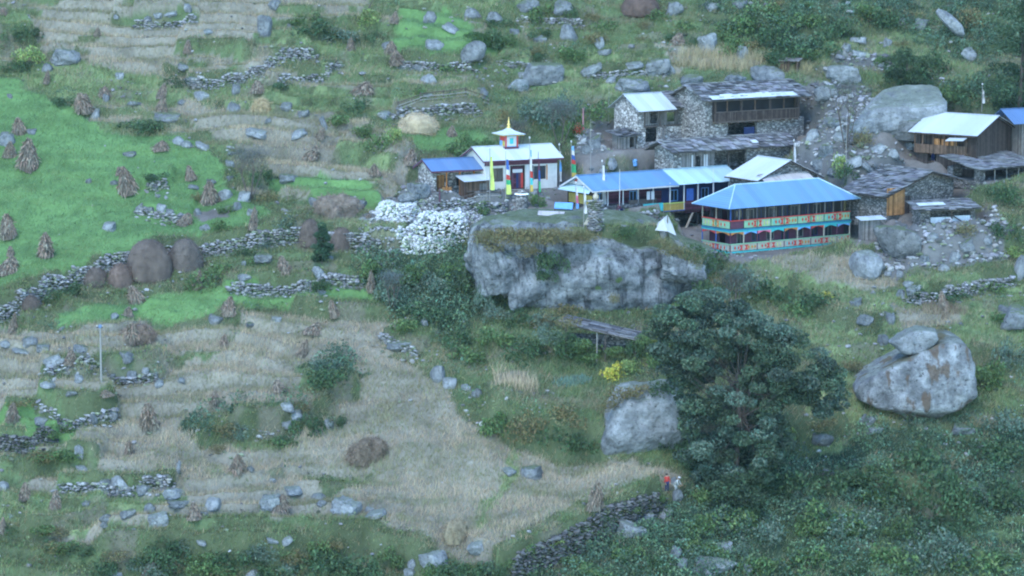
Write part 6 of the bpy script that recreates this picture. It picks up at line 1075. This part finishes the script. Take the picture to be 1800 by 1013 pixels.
logline((700, 194), (858, 184), 'long weathered rail fence on the terrace above the temple', 3, .8); logline((1018, 372), (1168, 366), 'log rail fence in front of the long lodge', 2, .75); logline((790, 362), (880, 346), 'broken branch fence below the wooden shed', 2, .5)
# stone pillar with white pot, barrel, tarpaulins, tables
q = hit(1047, 404); o = empty('stone_pillar', q, R(20), 'stacked flat stone pillar left of the white cloth before the long lodge', 'stone pillar'); rng = np.random.default_rng(5); V = []
for lz in range(15):
    for a in range(9): V.append((.58*math.cos(a*.7+lz), .5*math.sin(a*.7+lz), lz*.2))
    V.append((0, 0, lz*.2))
V = np.array(V); v, f, c = stones(len(V), V, np.full(len(V), .62), rng, stonecols(rng, len(V), .14, .34), flat=.4); linkmesh('shaft', npmesh('shaft', v, f, c, M['stone']), o); Part().lathe([(.16, 2.9), (.3, 3.1), (.28, 3.35), (.12, 3.5), (.18, 3.62)], 10).build('pot', M['cream'], o, smooth=True)
q = hit(1032, 404); o = empty('draped_post', q, 0, 'tall cream cloth hanging from a leaning post before the yellow panels', 'draped cloth'); Part().beam((-.1, 0, -.2), (.75, 0, 3.2), .05).build('post', M['beam'], o); P = Part()
P.add([(-.35, -.05, .5), (.45, -.1, .45), (.2, -.1, 1.5), (.62, -.05, 2.9), (.78, 0, 3.0), (.5, 0, 1.7), (.3, .12, .5), (-.2, .12, .55)], [(0, 1, 2), (0, 2, 5), (0, 5, 7), (2, 3, 5), (3, 4, 5), (1, 6, 2), (6, 5, 2), (7, 5, 6), (0, 7, 6, 1)]); P.build('cloth', M['cream'], o)
o = empty('barrel', hit(917, 366), 0, 'weathered grey barrel shaped stone shrine in front of the temple', 'shrine'); Part().lathe([(.55, -.3), (.6, .3), (.62, 1.0), (.5, 1.5), (.35, 1.75), (.1, 1.9)], 12).build('body', M['masonry'], o); Part().lathe([(.5, 1.35), (.75, 1.42), (.7, 1.5), (.2, 1.55)], 12).build('cap', M['slate'], o)
def tarp(px, py, pts, mat, label, z=0, name='tarpaulin'):
    q = hit(px, py); o = empty(name, q, 0, label, 'tarpaulin'); P = Part(); P.poly(pts, .03); P.build('sheet', M[mat], o)
    [Part().beam((x, y, -.3), (x, y, zz-.03), .04, 5).build('pole', M['beam'], o) for x, y, zz in pts]; return o
o = empty('white_cover', hit(1166, 412), R(10), 'white sheet thrown over a small frame on top of the great boulder', 'tarpaulin'); P = Part(); P.add([(-.9, -.3, .4), (-.1, -.5, 1.5), (.35, -.3, 1.9), (.9, .1, .9), (1.3, 0, -.2), (.5, .9, 1.3), (-.5, .8, .9), (.3, -.6, .3)], [(0, 7, 1), (1, 7, 3), (7, 4, 3), (1, 3, 2), (0, 1, 6), (1, 2, 6), (2, 5, 6), (2, 3, 5), (3, 4, 5)]); P.build('sheet', M['white'], o); Part().beam((.3, -.25, -.3), (.35, -.28, 1.85), .05).build('pole', M['beam'], o)
tarp(968, 392, [(-1.3, 0, .8), (1.2, -.2, .6), (1.4, .9, 1.0), (-1.2, 1.0, 1.1)], 'tin_rust', 'pale sheet shelter with blue edge left of the stone pillar'); tarp(990, 384, [(-.9, 0, 1.0), (.9, 0, .9), (1.0, 1.0, 1.45), (-.8, 1.0, 1.5)], 'sky', 'blue tarpaulin hanging below the yellow panels')
o = empty('cloth_bundle', hit(1008, 392), 0, 'blue cloth bundle beside the stone pillar', 'bundle'); V, F = rockshape(8, 3, (.6, .4, .65), None, 6, .1); linkmesh('cloth', npmesh('cloth', V+[0, 0, .5], F, None, M['sky'], True), o); Part().beam((-.4, 0, .9), (.4, 0, 1.0), .03).build('cord', M['white'], o)
def bench(px, py, label, rz=0, L=2.2): o = empty('bench', hit(px, py), R(rz), label, 'bench'); Part().box(-L/2, L/2, 0, .4, .42, .48).build('seat', M['wood_grey'], o); [Part().box(x-.05, x+.05, .03, .37, -.2, .42).build('leg', M['beam'], o) for x in (-L/2+.15, L/2-.15)]
bench(1130, 388, 'grey plank bench on the terrace before the long lodge', -12, 3.2)
o = empty('crate', hit(1082, 387), 0, 'rusty brown crate on the terrace below the rail fence', 'crate'); Part().box(-.5, .5, 0, .5, 0, .5).build('side', M['wood_orange'], o); Part().box(-.53, .53, -.03, .53, .5, .54).build('lid', M['wood_brown'], o)
o = empty('can', hit(1123, 390), 0, 'pale green can by the plank bench', 'can'); Part().lathe([(.2, 0), (.22, .05), (.22, .55), (.08, .65), (.07, .75)], 10).build('body', M['mint'], o)
o = empty('water_drum', hit(1116, 292), 0, 'bright blue plastic drum on the bare ground left of the slate shed', 'drum'); Part().lathe([(.22, 0), (.26, .1), (.24, .35), (.26, .6), (.18, .72)], 10).build('body', M['sky'], o)
o = empty('flower_clump', hit(1016, 242), 0, 'clump of red flowers in the thicket behind the temple', 'flowers'); rng = np.random.default_rng(3); P0 = rng.normal(0, .28, (220, 3))+[0, 0, .8]; v, f, c = leaves(P0, np.full(220, .16), rng, leafcols(rng, 220, (.55, .05, .05), .3)); linkmesh('blossom', npmesh('blossom', v, f, c, M['leaf']), o)
P0 = rng.normal(0, .4, (300, 3))+[0, 0, .45]; v, f, c = leaves(P0, np.full(300, .18), rng, leafcols(rng, 300, (.06, .10, .04), .3)); linkmesh('foliage', npmesh('foliage', v, f, c, M['leaf']), o)
rng = np.random.default_rng(4); q = hit(832, 84); d = rng.normal(size=(2600, 3)); d /= np.linalg.norm(d, axis=1)[:, None]; d[:, 2] = np.abs(d[:, 2])*.9; d = d[(d[:, 0] > -.2) | (d[:, 2] > .6)]; P0 = d*[1.75, 1.2, 1.55]+[.2, .1, .25]+rng.normal(0, .1, (len(d), 3))+np.array([q[0], q[1], q[2]])
v, f, c = leaves(P0, rng.uniform(.12, .22, len(P0)), rng, leafcols(rng, len(P0), (.055, .11, .035), .35)); tag(linkmesh('ivy', npmesh('ivy', v, f, c, M['leaf'])), 'green ivy mantle growing over the top and right of the round boulder', 'ivy')
# ---------------------------------------------------------------- people: one skinned body each, clothes and hair as children
def person(px, py, label, pose, top, trousers, hair, rz=0, H_=1.65, hat=None, z=0):
    q = hit(px, py); root = empty('person', (q[0], q[1], q[2]+z), R(rz), label, 'person'); s = H_/1.7
    J = {'pel': (0, 0, .93), 'chest': (0, 0, 1.28), 'neck': (0, 0, 1.46), 'head': (0, -.01, 1.60), 'top': (0, 0, 1.68)}
    for sx in (-1, 1):
        J[f'hip{sx}'] = (sx*.10, 0, .90); J[f'knee{sx}'] = (sx*.11, -.05 if pose != 'stoop' else -.1, .50); J[f'ank{sx}'] = (sx*.11, .02, .08); J[f'toe{sx}'] = (sx*.13, -.14, .04)
        J[f'sho{sx}'] = (sx*.19, 0, 1.40); J[f'elb{sx}'] = (sx*.27, -.02, 1.13); J[f'wri{sx}'] = (sx*.22, -.16, .92); J[f'pal{sx}'] = (sx*.21, -.21, .87)
    if pose == 'stoop':
        for k in list(J):
            x, y, z_ = J[k]
            if z_ > .95: a = .65; dz = z_-.93; J[k] = (x, y*math.cos(a)-dz*math.sin(a), .93+dz*math.cos(a)+y*math.sin(a)*0)
        for sx in (-1, 1): x, y, z_ = J[f'sho{sx}']; J[f'elb{sx}'] = (x*1.2, y-.08, z_-.27); J[f'wri{sx}'] = (x, y-.24, z_-.42); J[f'pal{sx}'] = (x, y-.3, z_-.46)
    RD = dict(pel=.13, chest=.14, neck=.055, head=.095, top=.07, hip=.095, knee=.06, ank=.042, toe=.035, sho=.07, elb=.045, wri=.03, pal=.03)
    def skin(name, names, edges, mat, parent, grow=1.0, root_i=0, sub=1):
        me = bpy.data.meshes.new(name); me.from_pydata([tuple(v*s for v in J[n]) for n in names], [(names.index(a), names.index(b)) for a, b in edges], []); o = linkmesh(name, me, parent); md = o.modifiers.new('skin', 'SKIN')
        for i, n in enumerate(names): r = RD[n[:-2] if n.endswith('-1') else n[:-1] if n.endswith('1') else n]*grow*s; me.skin_vertices[0].data[i].radius = (r, r); me.skin_vertices[0].data[i].use_root = i == root_i
        o.modifiers.new('sub', 'SUBSURF').levels = sub; o.modifiers['sub'].render_levels = sub; md.use_smooth_shade = True; me.materials.append(mat); return o
    skinm = M.setdefault('skin', mat_plain('skin', (.36, .22, .15), var=.05)); E = [('pel', 'chest'), ('chest', 'neck'), ('neck', 'head'), ('head', 'top')]; N = ['pel', 'chest', 'neck', 'head', 'top']
    for sx in (-1, 1):
        E += [('pel', f'hip{sx}'), (f'hip{sx}', f'knee{sx}'), (f'knee{sx}', f'ank{sx}'), (f'ank{sx}', f'toe{sx}'), ('chest', f'sho{sx}'), (f'sho{sx}', f'elb{sx}'), (f'elb{sx}', f'wri{sx}'), (f'wri{sx}', f'pal{sx}')]; N += [k+str(sx) for k in ('hip', 'knee', 'ank', 'toe', 'sho', 'elb', 'wri', 'pal')]
        for f_ in range(5):
            a = -.04+.02*f_; L_ = (.05, .085, .09, .085, .07)[f_]; J[f'f{f_}{sx}'] = tuple(np.array(J[f'pal{sx}'])+[a*sx*.9, -.03, -.02]); J[f'g{f_}{sx}'] = tuple(np.array(J[f'f{f_}{sx}'])+[a*.3*sx, -L_*.5, -L_*.75])
            RD[f'f{f_}'] = .010; RD[f'g{f_}'] = .008; N += [f'f{f_}{sx}', f'g{f_}{sx}']; E += [(f'pal{sx}', f'f{f_}{sx}'), (f'f{f_}{sx}', f'g{f_}{sx}')]
    skin('body', N, E, skinm, root)
    TN = ['pel', 'chest', 'neck']+[k+str(sx) for sx in (-1, 1) for k in ('sho', 'elb', 'wri')]; skin('jacket', TN, [('pel', 'chest'), ('chest', 'neck')]+[e for sx in (-1, 1) for e in (('chest', f'sho{sx}'), (f'sho{sx}', f'elb{sx}'), (f'elb{sx}', f'wri{sx}'))], M[top], root, 1.25)
    LN = ['pel']+[k+str(sx) for sx in (-1, 1) for k in ('hip', 'knee', 'ank')]; skin('trousers', LN, [e for sx in (-1, 1) for e in (('pel', f'hip{sx}'), (f'hip{sx}', f'knee{sx}'), (f'knee{sx}', f'ank{sx}'))], M[trousers], root, 1.22)
    hx, hy, hz = [v*s for v in J['head']]; V, F = ICO[3]; hm = V*[.112, .118, .10]; linkmesh('hair', npmesh('hair', hm+[hx, hy+.03, hz+.055], F, None, M[hair], True), root)
    if hat: Part().lathe([(.17, 0), (.17, .02), (.10, .03), (.09, .12), (.02, .13)], 12, o=(hx, hy, hz+.07)).build('hat', M[hat], root)
    return root
person(1172, 866, 'person in a red jacket and dark trousers standing on the footpath', 'stand', 'red', 'navy', 'dark', 25, 1.68)
person(1187, 868, 'person in a pale grey jacket and white hat stooping beside the red jacketed one', 'stoop', 'sheet_grey', 'sheet_grey', 'dark', 60, 1.62, 'white')
person(1092, 384, 'person in a dark purple jacket stooping on the terrace before the long lodge', 'stoop', 'plum', 'navy', 'dark', -70, 1.6)
person(1640, 284, 'person in dark purple clothes standing below the gallery of the right hand house', 'stand', 'plum', 'navy', 'dark', -10, 1.6)
# ================================================================ HAZE
def hazebox():
    P = Part(); P.box(-130, 130, -305, 125, float(H[:, :].min())-1, 75)
    m, t, p, new, L = nodes('haze'); t.nodes.remove(p); v = new('ShaderNodeVolumePrincipled'); v.inputs['Density'].default_value = HAZE; v.inputs['Color'].default_value = (.62, .90, 1, 1); v.inputs['Anisotropy'].default_value = .1
    L(v.outputs[0], t.nodes['Material Output'].inputs['Volume']); tag(P.build('haze', m), kind='stuff', label='thin bluish haze in the valley air', cat='haze')
if HAZE: hazebox()
finish_labels()
